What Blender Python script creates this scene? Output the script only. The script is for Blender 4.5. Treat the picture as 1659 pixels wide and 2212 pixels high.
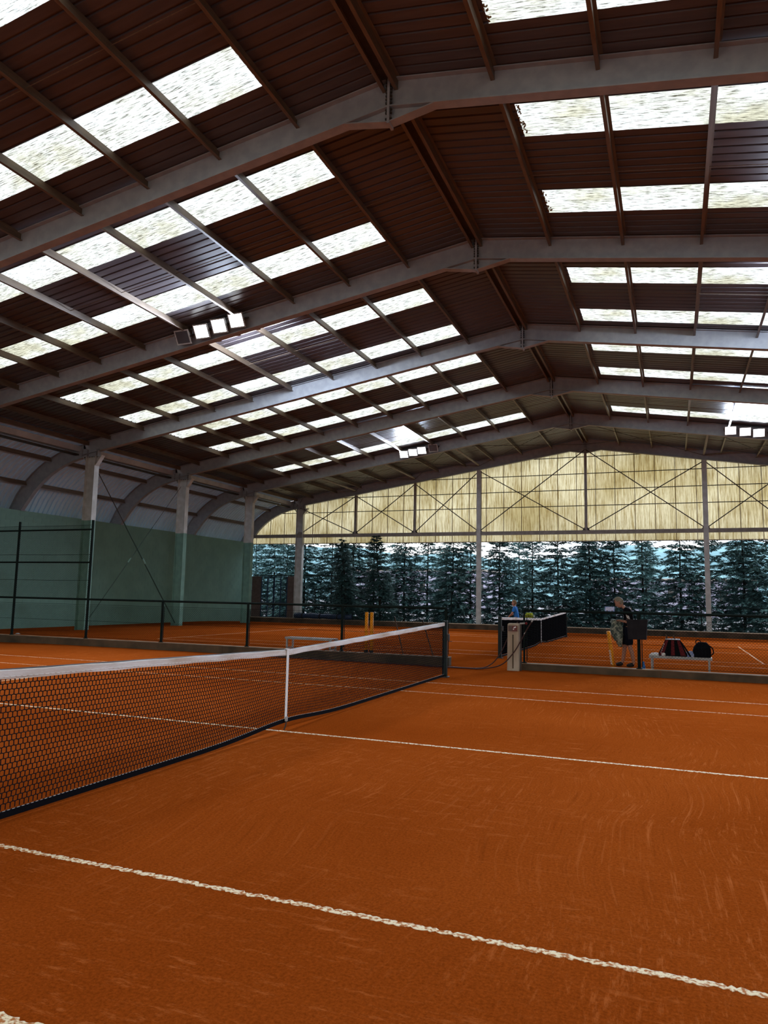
import bpy, bmesh, math, random
from mathutils import Vector, Matrix, Euler, noise as mnoise
random.seed(7)
SC = bpy.context.scene
for o in list(bpy.data.objects):
    bpy.data.objects.remove(o)
COL = SC.collection

# ------------------------------------------------------------------ camera
CAM_LOC = Vector((4.256, -7.629, 1.548))
YAW, PITCH, ROLL = -0.37866, 0.11604, 0.01992
cam_d = bpy.data.cameras.new('camera')
cam = bpy.data.objects.new('camera', cam_d); COL.objects.link(cam)
fw = Vector((math.sin(YAW)*math.cos(PITCH), math.cos(YAW)*math.cos(PITCH), math.sin(PITCH)))
rt = Vector((math.cos(YAW), -math.sin(YAW), 0)); up = rt.cross(fw)
r2 = rt*math.cos(ROLL)+up*math.sin(ROLL); u2 = -rt*math.sin(ROLL)+up*math.cos(ROLL)
mw = Matrix((( r2.x,u2.x,-fw.x,CAM_LOC.x),(r2.y,u2.y,-fw.y,CAM_LOC.y),(r2.z,u2.z,-fw.z,CAM_LOC.z),(0,0,0,1)))
cam.matrix_world = mw
cam_d.sensor_fit = 'HORIZONTAL'; cam_d.sensor_width = 36.0
cam_d.lens = 36.0*1572.26/1659.0
cam_d.clip_start = 0.05; cam_d.clip_end = 3000
SC.camera = cam

# ------------------------------------------------------------------ sky, exposure
world = bpy.data.worlds.new('sky'); SC.world = world; world.use_nodes = True
nt = world.node_tree; nt.nodes.clear()
wo = nt.nodes.new('ShaderNodeOutputWorld'); bg = nt.nodes.new('ShaderNodeBackground')
tc = nt.nodes.new('ShaderNodeTexCoord'); ns = nt.nodes.new('ShaderNodeTexNoise'); cr = nt.nodes.new('ShaderNodeValToRGB')
ns.inputs['Scale'].default_value = 3.0; ns.inputs['Detail'].default_value = 5
cr.color_ramp.elements[0].position = .35; cr.color_ramp.elements[0].color = (.72, .84, 1.0, 1)
cr.color_ramp.elements[1].position = .62; cr.color_ramp.elements[1].color = (1.0, 1.0, 1.0, 1)
nt.links.new(tc.outputs['Generated'], ns.inputs['Vector']); nt.links.new(ns.outputs['Fac'], cr.inputs['Fac'])
nt.links.new(cr.outputs['Color'], bg.inputs['Color']); bg.inputs['Strength'].default_value = 2.5
nt.links.new(bg.outputs['Background'], wo.inputs['Surface'])
vs = SC.view_settings
SC.display_settings.display_device = 'sRGB'
vs.view_transform = 'Standard'; vs.look = 'None'; vs.gamma = 1.0; vs.use_curve_mapping = False
vs.exposure = 0.15
SC.cycles.use_denoising = True
SC.cycles.max_bounces = 8; SC.cycles.diffuse_bounces = 5; SC.cycles.transmission_bounces = 6
SC.cycles.sample_clamp_indirect = 6.0

# ------------------------------------------------------------------ mesh helpers
class MB:
    def __init__(s): s.v = []; s.f = []
    def add(s, vs, fs):
        n = len(s.v); s.v += [tuple(p) for p in vs]; s.f += [tuple(i+n for i in f) for f in fs]; return s
    def box(s, x0, x1, y0, y1, z0, z1):
        return s.add([(x0,y0,z0),(x1,y0,z0),(x1,y1,z0),(x0,y1,z0),(x0,y0,z1),(x1,y0,z1),(x1,y1,z1),(x0,y1,z1)],
                     [(0,3,2,1),(4,5,6,7),(0,1,5,4),(1,2,6,5),(2,3,7,6),(3,0,4,7)])
    def cbox(s, c, d, rot=None):
        m = Euler(rot).to_matrix() if rot is not None else Matrix.Identity(3)
        c = Vector(c); h = [Vector((sx*d[0]/2, sy*d[1]/2, sz*d[2]/2)) for sz in (-1,1) for sx,sy in ((-1,-1),(1,-1),(1,1),(-1,1))]
        return s.add([c+m@p for p in h], [(0,3,2,1),(4,5,6,7),(0,1,5,4),(1,2,6,5),(2,3,7,6),(3,0,4,7)])
    def tube(s, pts, r, n=6, caps=True):
        pts = [Vector(p) for p in pts]; rs = r if isinstance(r,(list,tuple)) else [r]*len(pts)
        base = len(s.v); ref = None
        for i,p in enumerate(pts):
            t = (pts[min(i+1,len(pts)-1)]-pts[max(i-1,0)]).normalized()
            if ref is None: ref = Vector((0,0,1)) if abs(t.z)<.9 else Vector((1,0,0))
            a = t.cross(ref).normalized(); b = a.cross(t); ref = b
            for k in range(n):
                w = 2*math.pi*k/n; s.v.append(tuple(p+(a*math.cos(w)+b*math.sin(w))*rs[i]))
        for i in range(len(pts)-1):
            for k in range(n):
                a0 = base+i*n+k; a1 = base+i*n+(k+1)%n; s.f.append((a0,a1,a1+n,a0+n))
        if caps:
            s.f.append(tuple(base+k for k in range(n))[::-1]); s.f.append(tuple(base+(len(pts)-1)*n+k for k in range(n)))
        return s
    def prism(s, poly, axis, a, b):       # polygon in the plane across 'axis', pushed from a to b
        n = len(poly)
        def P(u,w,t): return {'x':(t,u,w),'y':(u,t,w),'z':(u,w,t)}[axis]
        return s.add([P(u,w,a) for u,w in poly]+[P(u,w,b) for u,w in poly],
                     [tuple(range(n)),tuple(range(n,2*n))[::-1]]+[(i,i+n,(i+1)%n+n,(i+1)%n) for i in range(n)])
    def lathe(s, prof, n=12, c=(0,0,0)):
        base = len(s.v)
        for r,z in prof:
            for k in range(n):
                w = 2*math.pi*k/n; s.v.append((c[0]+r*math.cos(w), c[1]+r*math.sin(w), c[2]+z))
        for i in range(len(prof)-1):
            for k in range(n):
                a0=base+i*n+k; a1=base+i*n+(k+1)%n; s.f.append((a0,a1,a1+n,a0+n))
        s.f.append(tuple(base+k for k in range(n))[::-1]); s.f.append(tuple(base+(len(prof)-1)*n+k for k in range(n)))
        return s
    def mesh(s, name, mat=None, smooth=False):
        me = bpy.data.meshes.new(name); me.from_pydata(s.v, [], s.f); me.update()
        bm = bmesh.new(); bm.from_mesh(me); bmesh.ops.recalc_face_normals(bm, faces=bm.faces); bm.to_mesh(me); bm.free()
        if mat: me.materials.append(mat)
        if smooth: me.polygons.foreach_set('use_smooth', [True]*len(me.polygons))
        return me

def link(name, data, parent=None, loc=None, rot=None, **props):
    o = bpy.data.objects.new(name, data); COL.objects.link(o)
    if parent: o.parent = parent
    if loc is not None: o.location = loc
    if rot is not None: o.rotation_euler = rot
    for k,v in props.items(): o[k] = v
    return o
def part(name, mb, mat, parent, smooth=False, **props): return link(name, mb.mesh(name, mat, smooth), parent, **props)
def thing(name, label, cat, loc=(0,0,0), rotz=0, group=None):
    o = link(name, None, None, loc, (0,0,rotz), label=label, category=cat)
    o.empty_display_size = .2
    if group: o['group'] = group
    return o
def struct(name, data=None, **props): return link(name, data, None, kind='structure', **props)
def copy_tree(o, parent=None):
    c = o.copy(); COL.objects.link(c)
    if parent: c.parent = parent
    for ch in list(o.children): copy_tree(ch, c)
    return c
def lerp(a,b,t): return a+(b-a)*t

# ------------------------------------------------------------------ materials
def mat(name, col, rough=.6, col2=None, scale=8, detail=4, stretch=None, metal=0, bump=0, bscale=None, lo=.4, hi=.65, spec=.3, trans=0):
    m = bpy.data.materials.new(name); m.use_nodes = True; t = m.node_tree; b = t.nodes['Principled BSDF']
    b.inputs['Roughness'].default_value = rough; b.inputs['Metallic'].default_value = metal
    b.inputs['Specular IOR Level'].default_value = spec
    b.inputs['Base Color'].default_value = (*col,1)
    c = t.nodes.new('ShaderNodeTexCoord'); mp = t.nodes.new('ShaderNodeMapping'); t.links.new(c.outputs['Object'], mp.inputs['Vector'])
    if stretch: mp.inputs['Scale'].default_value = stretch
    if col2 is not None:
        n = t.nodes.new('ShaderNodeTexNoise'); n.inputs['Scale'].default_value = scale; n.inputs['Detail'].default_value = detail
        t.links.new(mp.outputs['Vector'], n.inputs['Vector'])
        r = t.nodes.new('ShaderNodeValToRGB'); r.color_ramp.elements[0].position = lo; r.color_ramp.elements[1].position = hi
        r.color_ramp.elements[0].color = (*col,1); r.color_ramp.elements[1].color = (*col2,1)
        t.links.new(n.outputs['Fac'], r.inputs['Fac']); t.links.new(r.outputs['Color'], b.inputs['Base Color'])
    if bump:
        n2 = t.nodes.new('ShaderNodeTexNoise'); n2.inputs['Scale'].default_value = bscale or scale*4; n2.inputs['Detail'].default_value = 3
        t.links.new(mp.outputs['Vector'], n2.inputs['Vector'])
        bp = t.nodes.new('ShaderNodeBump'); bp.inputs['Strength'].default_value = bump; bp.inputs['Distance'].default_value = .01
        t.links.new(n2.outputs['Fac'], bp.inputs['Height']); t.links.new(bp.outputs['Normal'], b.inputs['Normal'])
    return m
def translucent(name, col, dirt, stretch, scale, lo, hi, tr=.8, extra=None):
    m = bpy.data.materials.new(name); m.use_nodes = True; t = m.node_tree; t.nodes.clear()
    out = t.nodes.new('ShaderNodeOutputMaterial'); mx = t.nodes.new('ShaderNodeMixShader')
    df = t.nodes.new('ShaderNodeBsdfDiffuse'); tl = t.nodes.new('ShaderNodeBsdfTranslucent'); mx.inputs['Fac'].default_value = tr
    c = t.nodes.new('ShaderNodeTexCoord'); mp = t.nodes.new('ShaderNodeMapping'); mp.inputs['Scale'].default_value = stretch
    n = t.nodes.new('ShaderNodeTexNoise'); n.inputs['Scale'].default_value = scale; n.inputs['Detail'].default_value = 7; n.inputs['Roughness'].default_value = .7
    r = t.nodes.new('ShaderNodeValToRGB'); r.color_ramp.elements[0].position = lo; r.color_ramp.elements[1].position = hi
    r.color_ramp.elements[0].color = (*dirt,1); r.color_ramp.elements[1].color = (*col,1)
    n2 = t.nodes.new('ShaderNodeTexNoise'); n2.inputs['Scale'].default_value = scale*.12; n2.inputs['Detail'].default_value = 4
    r2 = t.nodes.new('ShaderNodeValToRGB'); r2.color_ramp.elements[0].position = .35; r2.color_ramp.elements[1].position = .6
    r2.color_ramp.elements[0].color = (*(extra or (.75,.75,.7)),1); r2.color_ramp.elements[1].color = (1,1,1,1)
    mm = t.nodes.new('ShaderNodeMixRGB'); mm.blend_type = 'MULTIPLY'; mm.inputs['Fac'].default_value = 1
    L = t.links.new
    L(c.outputs['Object'], mp.inputs['Vector']); L(mp.outputs['Vector'], n.inputs['Vector']); L(c.outputs['Object'], n2.inputs['Vector'])
    L(n.outputs['Fac'], r.inputs['Fac']); L(n2.outputs['Fac'], r2.inputs['Fac']); L(r.outputs['Color'], mm.inputs['Color1']); L(r2.outputs['Color'], mm.inputs['Color2'])
    L(mm.outputs['Color'], df.inputs['Color']); L(mm.outputs['Color'], tl.inputs['Color'])
    L(df.outputs['BSDF'], mx.inputs[1]); L(tl.outputs['BSDF'], mx.inputs[2]); L(mx.outputs['Shader'], out.inputs['Surface'])
    return m
def emit(name, col, s):
    m = bpy.data.materials.new(name); m.use_nodes = True; t = m.node_tree; t.nodes.clear()
    out = t.nodes.new('ShaderNodeOutputMaterial'); e = t.nodes.new('ShaderNodeEmission')
    e.inputs['Color'].default_value = (*col,1); e.inputs['Strength'].default_value = s
    t.links.new(e.outputs['Emission'], out.inputs['Surface']); return m

def clay_material():
    m = bpy.data.materials.new('clay'); m.use_nodes = True; t = m.node_tree; b = t.nodes['Principled BSDF']; L = t.links.new
    b.inputs['Roughness'].default_value = .95; b.inputs['Specular IOR Level'].default_value = 0
    N = t.nodes.new
    tc = N('ShaderNodeTexCoord')
    def noise(scale, detail, stretch=(1,1,1), rough=.5, src=None):
        mp = N('ShaderNodeMapping'); mp.inputs['Scale'].default_value = stretch; L(src or tc.outputs['Object'], mp.inputs['Vector'])
        n = N('ShaderNodeTexNoise'); n.inputs['Scale'].default_value = scale; n.inputs['Detail'].default_value = detail; n.inputs['Roughness'].default_value = rough
        L(mp.outputs['Vector'], n.inputs['Vector']); return n
    def ramp(fac, a, c, ca=(0,0,0), cb=(1,1,1)):
        r = N('ShaderNodeValToRGB'); r.color_ramp.elements[0].position = a; r.color_ramp.elements[1].position = c
        r.color_ramp.elements[0].color = (*ca,1); r.color_ramp.elements[1].color = (*cb,1); L(fac, r.inputs['Fac']); return r
    def mix(fac, a, c, mode='MIX'):
        x = N('ShaderNodeMixRGB'); x.blend_type = mode
        if hasattr(fac,'is_linked') or not isinstance(fac,(int,float)): L(fac, x.inputs['Fac'])
        else: x.inputs['Fac'].default_value = fac
        for i,s in ((1,a),(2,c)):
            if isinstance(s, tuple): x.inputs[i].default_value = (*s,1)
            else: L(s, x.inputs[i])
        return x
    big = ramp(noise(.35,4).outputs['Fac'], .35, .7, CLAY_A, CLAY_B)
    grain = ramp(noise(60,8,rough=.8).outputs['Fac'], .3, .7, (.52,.48,.42), (1.32,1.38,1.5))
    base = mix(1.0, big.outputs['Color'], grain.outputs['Color'], 'MULTIPLY')
    # drag-brush strokes: fine bands along the length of the hall, bent by slow noise
    wn = noise(.22,2)
    sub = N('ShaderNodeVectorMath'); sub.operation='SUBTRACT'; sub.inputs[1].default_value=(.5,.5,.5); L(wn.outputs['Color'], sub.inputs[0])
    scl = N('ShaderNodeVectorMath'); scl.operation='SCALE'; scl.inputs['Scale'].default_value=1.5; L(sub.outputs['Vector'], scl.inputs[0])
    ad = N('ShaderNodeVectorMath'); ad.operation='ADD'; L(tc.outputs['Object'], ad.inputs[0]); L(scl.outputs['Vector'], ad.inputs[1])
    br = noise(34,6,(1,.024,1),.74,ad.outputs['Vector'])
    st = ramp(br.outputs['Fac'], .54, .68)
    bm_ = ramp(noise(.3,3,(1,1,1)).outputs['Fac'], .44, .62)
    xg = N('ShaderNodeMath'); xg.operation='MULTIPLY'; L(st.outputs['Color'], xg.inputs[0]); L(bm_.outputs['Color'], xg.inputs[1])
    x2 = N('ShaderNodeMath'); x2.operation='MULTIPLY'; x2.inputs[1].default_value=.75; L(xg.outputs[0], x2.inputs[0])
    c1 = mix(x2.outputs[0], base.outputs['Color'], CLAY_L)
    dk = ramp(noise(40,3,(1,.02,1),.6,ad.outputs['Vector']).outputs['Fac'], .55, .8)
    dkm = N('ShaderNodeMath'); dkm.operation='MULTIPLY'; dkm.inputs[1].default_value=.45; L(dk.outputs['Color'], dkm.inputs[0])
    c1b = mix(dkm.outputs[0], c1.outputs['Color'], tuple(.6*k for k in CLAY_A))
    # dusty scuffs, drawn out across the court
    sc = ramp(noise(8,9,(.45,1.7,1),.8).outputs['Fac'], .54, .66)
    sm = ramp(noise(.5,2).outputs['Fac'], .42, .6)
    s2 = N('ShaderNodeMath'); s2.operation='MULTIPLY'; L(sc.outputs['Color'], s2.inputs[0]); L(sm.outputs['Color'], s2.inputs[1])
    s3 = N('ShaderNodeMath'); s3.operation='MULTIPLY'; s3.inputs[1].default_value=.75; L(s2.outputs[0], s3.inputs[0])
    c2 = mix(s3.outputs[0], c1b.outputs['Color'], CLAY_L)
    L(c2.outputs['Color'], b.inputs['Base Color'])
    h = N('ShaderNodeMath'); h.operation='ADD'; L(noise(140,4,rough=.7).outputs['Fac'], h.inputs[0]); L(br.outputs['Fac'], h.inputs[1])
    bp = N('ShaderNodeBump'); bp.inputs['Strength'].default_value=.45; bp.inputs['Distance'].default_value=.006
    L(h.outputs[0], bp.inputs['Height']); L(bp.outputs['Normal'], b.inputs['Normal'])
    return m
CLAY_A, CLAY_B, CLAY_L = (.272,.0492,.0055), (.348,.0695,.0090), (.50,.132,.031)
M = {}
M['clay'] = clay_material()
M['line'] = mat('worn_line', (.90,.74,.48), .85, (.46,.15,.025), 45, 8, (1,1,1), lo=.46, hi=.60)
M['line2'] = mat('faint_line', (.74,.44,.22), .9, (.40,.10,.015), 30, 7, (1,1,1), lo=.42, hi=.62)
M['roof'] = mat('brown_roof_sheet', (.082,.068,.074), .38, (.108,.088,.092), 3, 4, (.3,3,1), spec=.5)
M['purlin'] = mat('brown_purlin', (.135,.096,.068), .42, (.19,.135,.09), 5, 5, (3,.4,3), spec=.4)
M['frame'] = mat('pale_frame_paint', (.315,.325,.345), .6, (.38,.385,.40), 4, 5, bump=.1)
M['column'] = mat('grey_column_paint', (.50,.505,.47), .55, (.63,.64,.62), 3, 5)
M['green'] = mat('green_wall_paint', (.175,.32,.265), .7, (.21,.375,.31), 1.2, 6, lo=.35, hi=.7, bump=.08, bscale=30)
M['green_steel'] = mat('green_column_paint', (.165,.305,.25), .6, (.20,.365,.30), 3, 4)
M['rod_green'] = mat('dark_green_rod_paint', (.035,.08,.062), .6)
M['arch'] = mat('pale_gutter_paint', (.42,.45,.48), .45, (.52,.55,.58), 2, 3, spec=.5)
M['arch_sheet'] = translucent('pale_arch_sheet', (.66,.80,.90), (.56,.68,.78), (1,3,1), 2, .3, .7, .012, (.8,.8,.8))
M['sky_sheet'] = translucent('skylight_sheet', (.92,.96,.93), (.10,.095,.07), (.7,9,1), 6, .37, .54, .82, (.58,.53,.40))
M['yellow_sheet'] = translucent('yellow_sheet', (.92,.81,.52), (.40,.28,.10), (7,1,.35), 3.2, .36, .58, .85, (.66,.60,.45))
M['rust'] = mat('rusty_seam', (.16,.075,.025), .8)
M['steel_dark'] = mat('dark_steel', (.045,.04,.036), .5, (.07,.06,.05), 6, 3)
M['gable_steel'] = mat('gable_steel', (.25,.22,.19), .55, (.32,.28,.25), 4, 4)
M['fence'] = mat('dark_green_fence_paint', (.004,.010,.009), .6, (.007,.015,.013), 5, 3, spec=.08)
M['wire'] = mat('dark_wire', (.006,.010,.009), .9, spec=.03)
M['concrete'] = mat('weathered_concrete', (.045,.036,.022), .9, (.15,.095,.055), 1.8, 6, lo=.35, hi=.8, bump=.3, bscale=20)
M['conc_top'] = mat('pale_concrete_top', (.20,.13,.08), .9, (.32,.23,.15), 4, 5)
M['pillar'] = mat('pale_concrete_post', (.36,.28,.20), .8, (.50,.42,.33), 4, 6, (1,1,.4), bump=.2)
M['net'] = mat('black_net_cord', (.006,.006,.008), .9, spec=.03)
M['band'] = mat('white_net_band', (.80,.77,.75), .7, (.52,.40,.30), 2.5, 6, (1,.6,2), lo=.42, hi=.68, bump=.25, bscale=40)
M['white'] = mat('white_webbing', (.82,.80,.78), .7)
M['post'] = mat('dark_green_post', (.004,.013,.013), .5, spec=.2)
M['white_metal'] = mat('white_painted_metal', (.42,.42,.41), .5, (.33,.32,.30), 8, 4)
M['lamp_body'] = mat('grey_lamp_housing', (.50,.50,.50), .4, (.42,.42,.43), 5, 3)
M['glass_off'] = mat('unlit_lamp_glass', (.08,.085,.10), .12, spec=.6)
M['lamp_on'] = emit('lit_lamp_glass', (.90,.95,1.0), 9)
M['leaf3'] = mat('dark_needles', (.022,.060,.058), .7, (.05,.12,.11), 2.5, 4)
M['bark'] = mat('bark', (.022,.022,.018), .9, (.035,.034,.028), 9, 4)
M['leaf'] = mat('blue_green_needles', (.045,.115,.118), .7, (.11,.24,.24), 2.5, 4)
M['leaf2'] = mat('grey_green_needles', (.085,.185,.185), .7, (.17,.33,.33), 2.5, 4)
M['black_cloth'] = mat('black_cloth', (.006,.006,.008), .9, spec=.05)
M['navy_cloth'] = mat('dark_navy_cloth', (.006,.007,.014), .9, spec=.05)
M['blue_cloth'] = mat('bright_blue_cloth', (.02,.16,.50), .8)
M['skin'] = mat('skin', (.42,.22,.15), .55)
M['grey_hair'] = mat('grey_blond_hair', (.17,.14,.10), .7, (.27,.23,.175), 40, 3)
M['brown_hair'] = mat('brown_hair', (.20,.11,.05), .7)
M['camo'] = mat('mottled_grey_green_cloth', (.34,.37,.29), .85, (.08,.11,.095), 14, 5, lo=.42, hi=.56)
M['yellow'] = mat('yellow_orange_plastic', (.92,.34,.008), .5)
M['black'] = mat('black_plastic', (.012,.012,.013), .5)
M['bin'] = mat('black_bin_plastic', (.006,.0055,.008), .6, (.011,.010,.013), 7, 4, spec=.15)
M['red'] = mat('dark_red_fabric', (.13,.008,.012), .8)
M['blue'] = mat('blue_plastic', (.03,.17,.50), .35)
M['lilac'] = mat('blue_white_cloth', (.22,.26,.55), .8, (.55,.58,.70), 20, 3)
M['sign'] = mat('pale_blue_sign', (.13,.24,.60), .5, (.45,.55,.80), 60, 3)
M['hose'] = mat('dark_red_rubber_hose', (.045,.016,.014), .5)
M['ball'] = mat('tennis_ball_felt', (.42,.46,.04), .9)
M['socket'] = mat('red_brown_box', (.14,.035,.03), .5)
M['wood'] = mat('worn_wood', (.10,.06,.035), .7)
M['outer'] = mat('pale_gravel', (.22,.22,.24), .95, (.34,.34,.37), 2, 5)
M['hill'] = mat('haze_tinted_hill', (.12,.24,.28), .95, (.20,.36,.40), .05, 6)  # aerial haze is put into this pale blue-green colour
M['pale_wall'] = mat('pale_lilac_cladding', (.36,.35,.45), .7)
M['brown_panel'] = mat('brown_panel', (.11,.075,.065), .8, (.14,.10,.085), 6, 4)
M['tarp'] = mat('dark_blue_tarpaulin', (.02,.035,.07), .4, (.03,.05,.10), 5, 3)

# ------------------------------------------------------------------ the hall: dimensions
RX, RZ, SL = -0.45, 11.20, 0.156          # ridge position, roof underside at the ridge, slope
Y0, SP = 4.116, 6.489                      # first visible frame, frame spacing
yk = lambda k: Y0+SP*k
GY = yk(5)                                 # far gable plane
COLX = 19.05                               # columns, from the ridge line
EAVE = 19.6
WALL = 22.95                               # inner face of the side walls, from the ridge line
def roof_z(dx): return RZ-SL*abs(dx)
def drop(x, y):                            # the ground falls gently away from the courts
    d = 0.0
    a = abs(x-RX)-12.5
    if a > 0: d = max(d, .019*a)
    if y > 24.5: d = max(d, .027*(y-24.5))
    return -min(d, .34)

# floor: one clay surface
mb = MB(); xs = [-24.6+i*.9 for i in range(55)]; ys = [-16+i*1.0 for i in range(53)]
for y in ys:
    for x in xs: mb.v.append((x,y,drop(x,y)))
nx = len(xs)
for j in range(len(ys)-1):
    for i in range(nx-1): a = j*nx+i; mb.f.append((a,a+1,a+1+nx,a+nx))
floor = struct('floor', mb.mesh('floor', M['clay'], True))

def line_strip(a, b, w=.05, jag=.35):
    a = Vector((*a,0)); b = Vector((*b,0)); n = max(2,int((b-a).length/.017)); d = (b-a).normalized(); s = Vector((-d.y,d.x,0))
    mb = MB(); rnd = random.Random(int(a.x*97+a.y*31+b.x*13+b.y*7))
    off = 0
    for i in range(n+1):
        p = a.lerp(b, i/n); off = off*.9+rnd.uniform(-.0008,.0008)
        for sg in (-1,1):
            e = w/2*(1-jag*rnd.random()**2*1.4)
            q = p+s*(sg*e+off); mb.v += [(q.x,q.y,-.002+drop(q.x,q.y)),(q.x,q.y,.003+drop(q.x,q.y))]
    for i in range(n):
        k = i*4; mb.f += [(k+1,k+5,k+7,k+3),(k,k+4,k+5,k+1),(k+2,k+3,k+7,k+6)]
    mb.f += [(0,1,3,2),(n*4,n*4+2,n*4+3,n*4+1)]
    return mb
def court_lines(cy, Ys, M_):
    for y in Ys: part('court_line', line_strip((-11.885,cy+y),(11.885,cy+y), (.052 if abs(y)<5 else .060), jag=.6), M_ if y < 3 else M['line2'], floor)
    part('court_line', line_strip((-6.4,cy),(6.4,cy), .05), M_, floor)
    for x in (-11.885,11.885): part('court_line', line_strip((x,cy-5.485),(x,cy+5.485),.08), M_, floor)
    for x in (-6.4,6.4): part('court_line', line_strip((x,cy-4.115),(x,cy+4.115),.05), M_, floor)
court_lines(-.09, (-5.395,-4.08,4.098,5.455), M['line'])
court_lines(18.08, (-5.485,-4.115,4.115,5.485), M['line2'])

# ------------------------------------------------------------------ ceiling: sheets, skylights, purlins
ceiling = struct('ceiling')
SW = 1.04; SKY = {-13,-10,-6,-3,0,3,6,10,13,16,19,25}
PUR = [0.14]+[1.97+1.793*i for i in range(10)]
def sheet_profile(w, kind):
    if kind == 'rib':      # flat pans with narrow ribs that rise away from the room
        P = []; n = 4; p = w/n
        for i in range(n):
            P += [(i*p,0),(i*p+p-.062,0),(i*p+p-.050,.034),(i*p+p-.012,.034)]
        P.append((w,0)); return P
    n = 12; P = []
    for i in range(n*4+1): P.append((w*i/(n*4), .011*(1-math.cos(2*math.pi*i/4))))
    return P
def slope_sheet(side, d0, d1, kind):
    P = sheet_profile(SW, kind); mb = MB(); segs = 1
    for s in range(2):
        d = (d0,d1)[s]
        for y,h in P: mb.v.append((side*d, y, -SL*d+h))
    n = len(P)
    for i in range(n-1): mb.f.append((i,i+1,i+1+n,i+n))
    return mb
meshes = {}
for side in (-1,1):
    meshes[side,'full'] = slope_sheet(side, 0, EAVE, 'rib').mesh('roof_sheet', M['roof'])
    meshes[side,'top'] = slope_sheet(side, 0, PUR[1]+.16, 'rib').mesh('roof_sheet', M['roof'])
    meshes[side,'low'] = slope_sheet(side, PUR[9]-.02, EAVE, 'rib').mesh('roof_sheet', M['roof'])
    for i in range(1,9): meshes[side,i] = slope_sheet(side, PUR[i]+(.16 if i==1 else .005), PUR[i+1]-(.02 if i==8 else -.005), 'wave').mesh('skylight_panel', M['sky_sheet'])
for idx in range(-17,34):
    y = 2.0+SW*idx
    for side in (-1,1):
        loc = (RX,y,RZ)
        if idx in SKY:
            link('roof_sheet', meshes[side,'top'], ceiling, loc); link('roof_sheet', meshes[side,'low'], ceiling, loc)
            for i in range(1,9): link('skylight_panel', meshes[side,i], ceiling, loc)
        else: link('roof_sheet', meshes[side,'full'], ceiling, loc)
# moss and debris caught along a few skylight edges
def debris(d, idx, side):
    mb = MB(); rnd = random.Random(idx*7+int(d*10))
    for i in range(46):
        y = rnd.uniform(.04,SW-.04); x = d+.04+rnd.random()**2*.10; r = rnd.uniform(.012,.03)
        mb.cbox((side*x,y,-SL*x-.008+.012),(r*1.6,r,r*.8),(rnd.random(),rnd.random(),rnd.random()*3))
    link('moss_debris', mb.mesh('moss_debris', M['rust']), ceiling, (RX,2.0+SW*idx,RZ), kind='stuff')
for d,idx,s in ((PUR[6],3,-1),(PUR[6],6,-1),(PUR[5],10,-1),(PUR[5],13,-1),(PUR[1]+.1,3,1),(PUR[1]+.1,6,1),(PUR[1]+.1,0,1)): debris(d,idx,s)
def purlin_mesh(side):
    h = .215; t = .012; f = .07
    # Z-section in (x,z), swept along y over one bay
    prof = [(0,0),(f,0),(f,-t),(t,-t),(t,-h),(-f+t,-h),(-f+t,-h+t),(0,-h+t)]
    return MB().prism([(side*(x) , z) for x,z in prof], 'y', .012, SP-.012).mesh('purlin', M['purlin'])
pm = {s: purlin_mesh(s) for s in (-1,1)}
for k in range(-3,5):
    for side in (-1,1):
        for d in PUR:
            link('purlin', pm[side], ceiling, (RX+side*d, yk(k), roof_z(d)-.004))
        # sag rod across the middle of the bay, through the purlins
        mb = MB().tube([(RX+side*.14, yk(k)+SP*.51, roof_z(.14)-.10),(RX+side*PUR[-1], yk(k)+SP*.51, roof_z(PUR[-1])-.10)], .009, 5)
        part('sag_rod', mb, M['purlin'], ceiling)
# ridge strip between the two ridge purlins, with its bolts
mb = MB().box(RX-.15,RX+.15,-15.3,36.7,RZ-.05,RZ-.035)
part('ridge_cap', mb, M['roof'], ceiling)
# eave beam and gutter box along the column heads
for side in (-1,1):
    x = RX+side*19.35
    part('eave_beam', MB().box(x-.06,x+.06,-15.2,36.5,7.98,8.16), M['purlin'], ceiling)
    x = RX+side*19.95
    part('gutter_box', MB().prism([(x-.20,7.72),(x+.16,7.72),(x+.22,7.96),(x-.26,7.96)],'y',-15.2,36.5), M['arch'], ceiling)
    part('gutter_beam', MB().box(x-.10,x+.10,-15.2,36.5,7.55,7.62), M['steel_dark'], ceiling)
# wind bracing rods in the last bay, and the heavier struts from the gable posts
brace_x = [-19.5,-15.35,-11.17,-6.93,-.45,6.03,10.27,14.45,18.6]
for a,b in zip(brace_x[:-1], brace_x[1:]):
    for (p,q) in ((a,b),(b,a)):
        part('wind_brace', MB().tube([(p,yk(4)+.1,roof_z(p-RX)-.36),(q,GY-.1,roof_z(q-RX)-.36)], .014, 5), M['steel_dark'], ceiling)
for x in brace_x[1:-1]:
    if abs(x-RX)>.5: part('strut', MB().tube([(x,yk(4)+.02,roof_z(x-RX)-.30),(x,GY-.12,roof_z(x-RX)-.30)], .065, 8), M['gable_steel'], ceiling)

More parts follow.
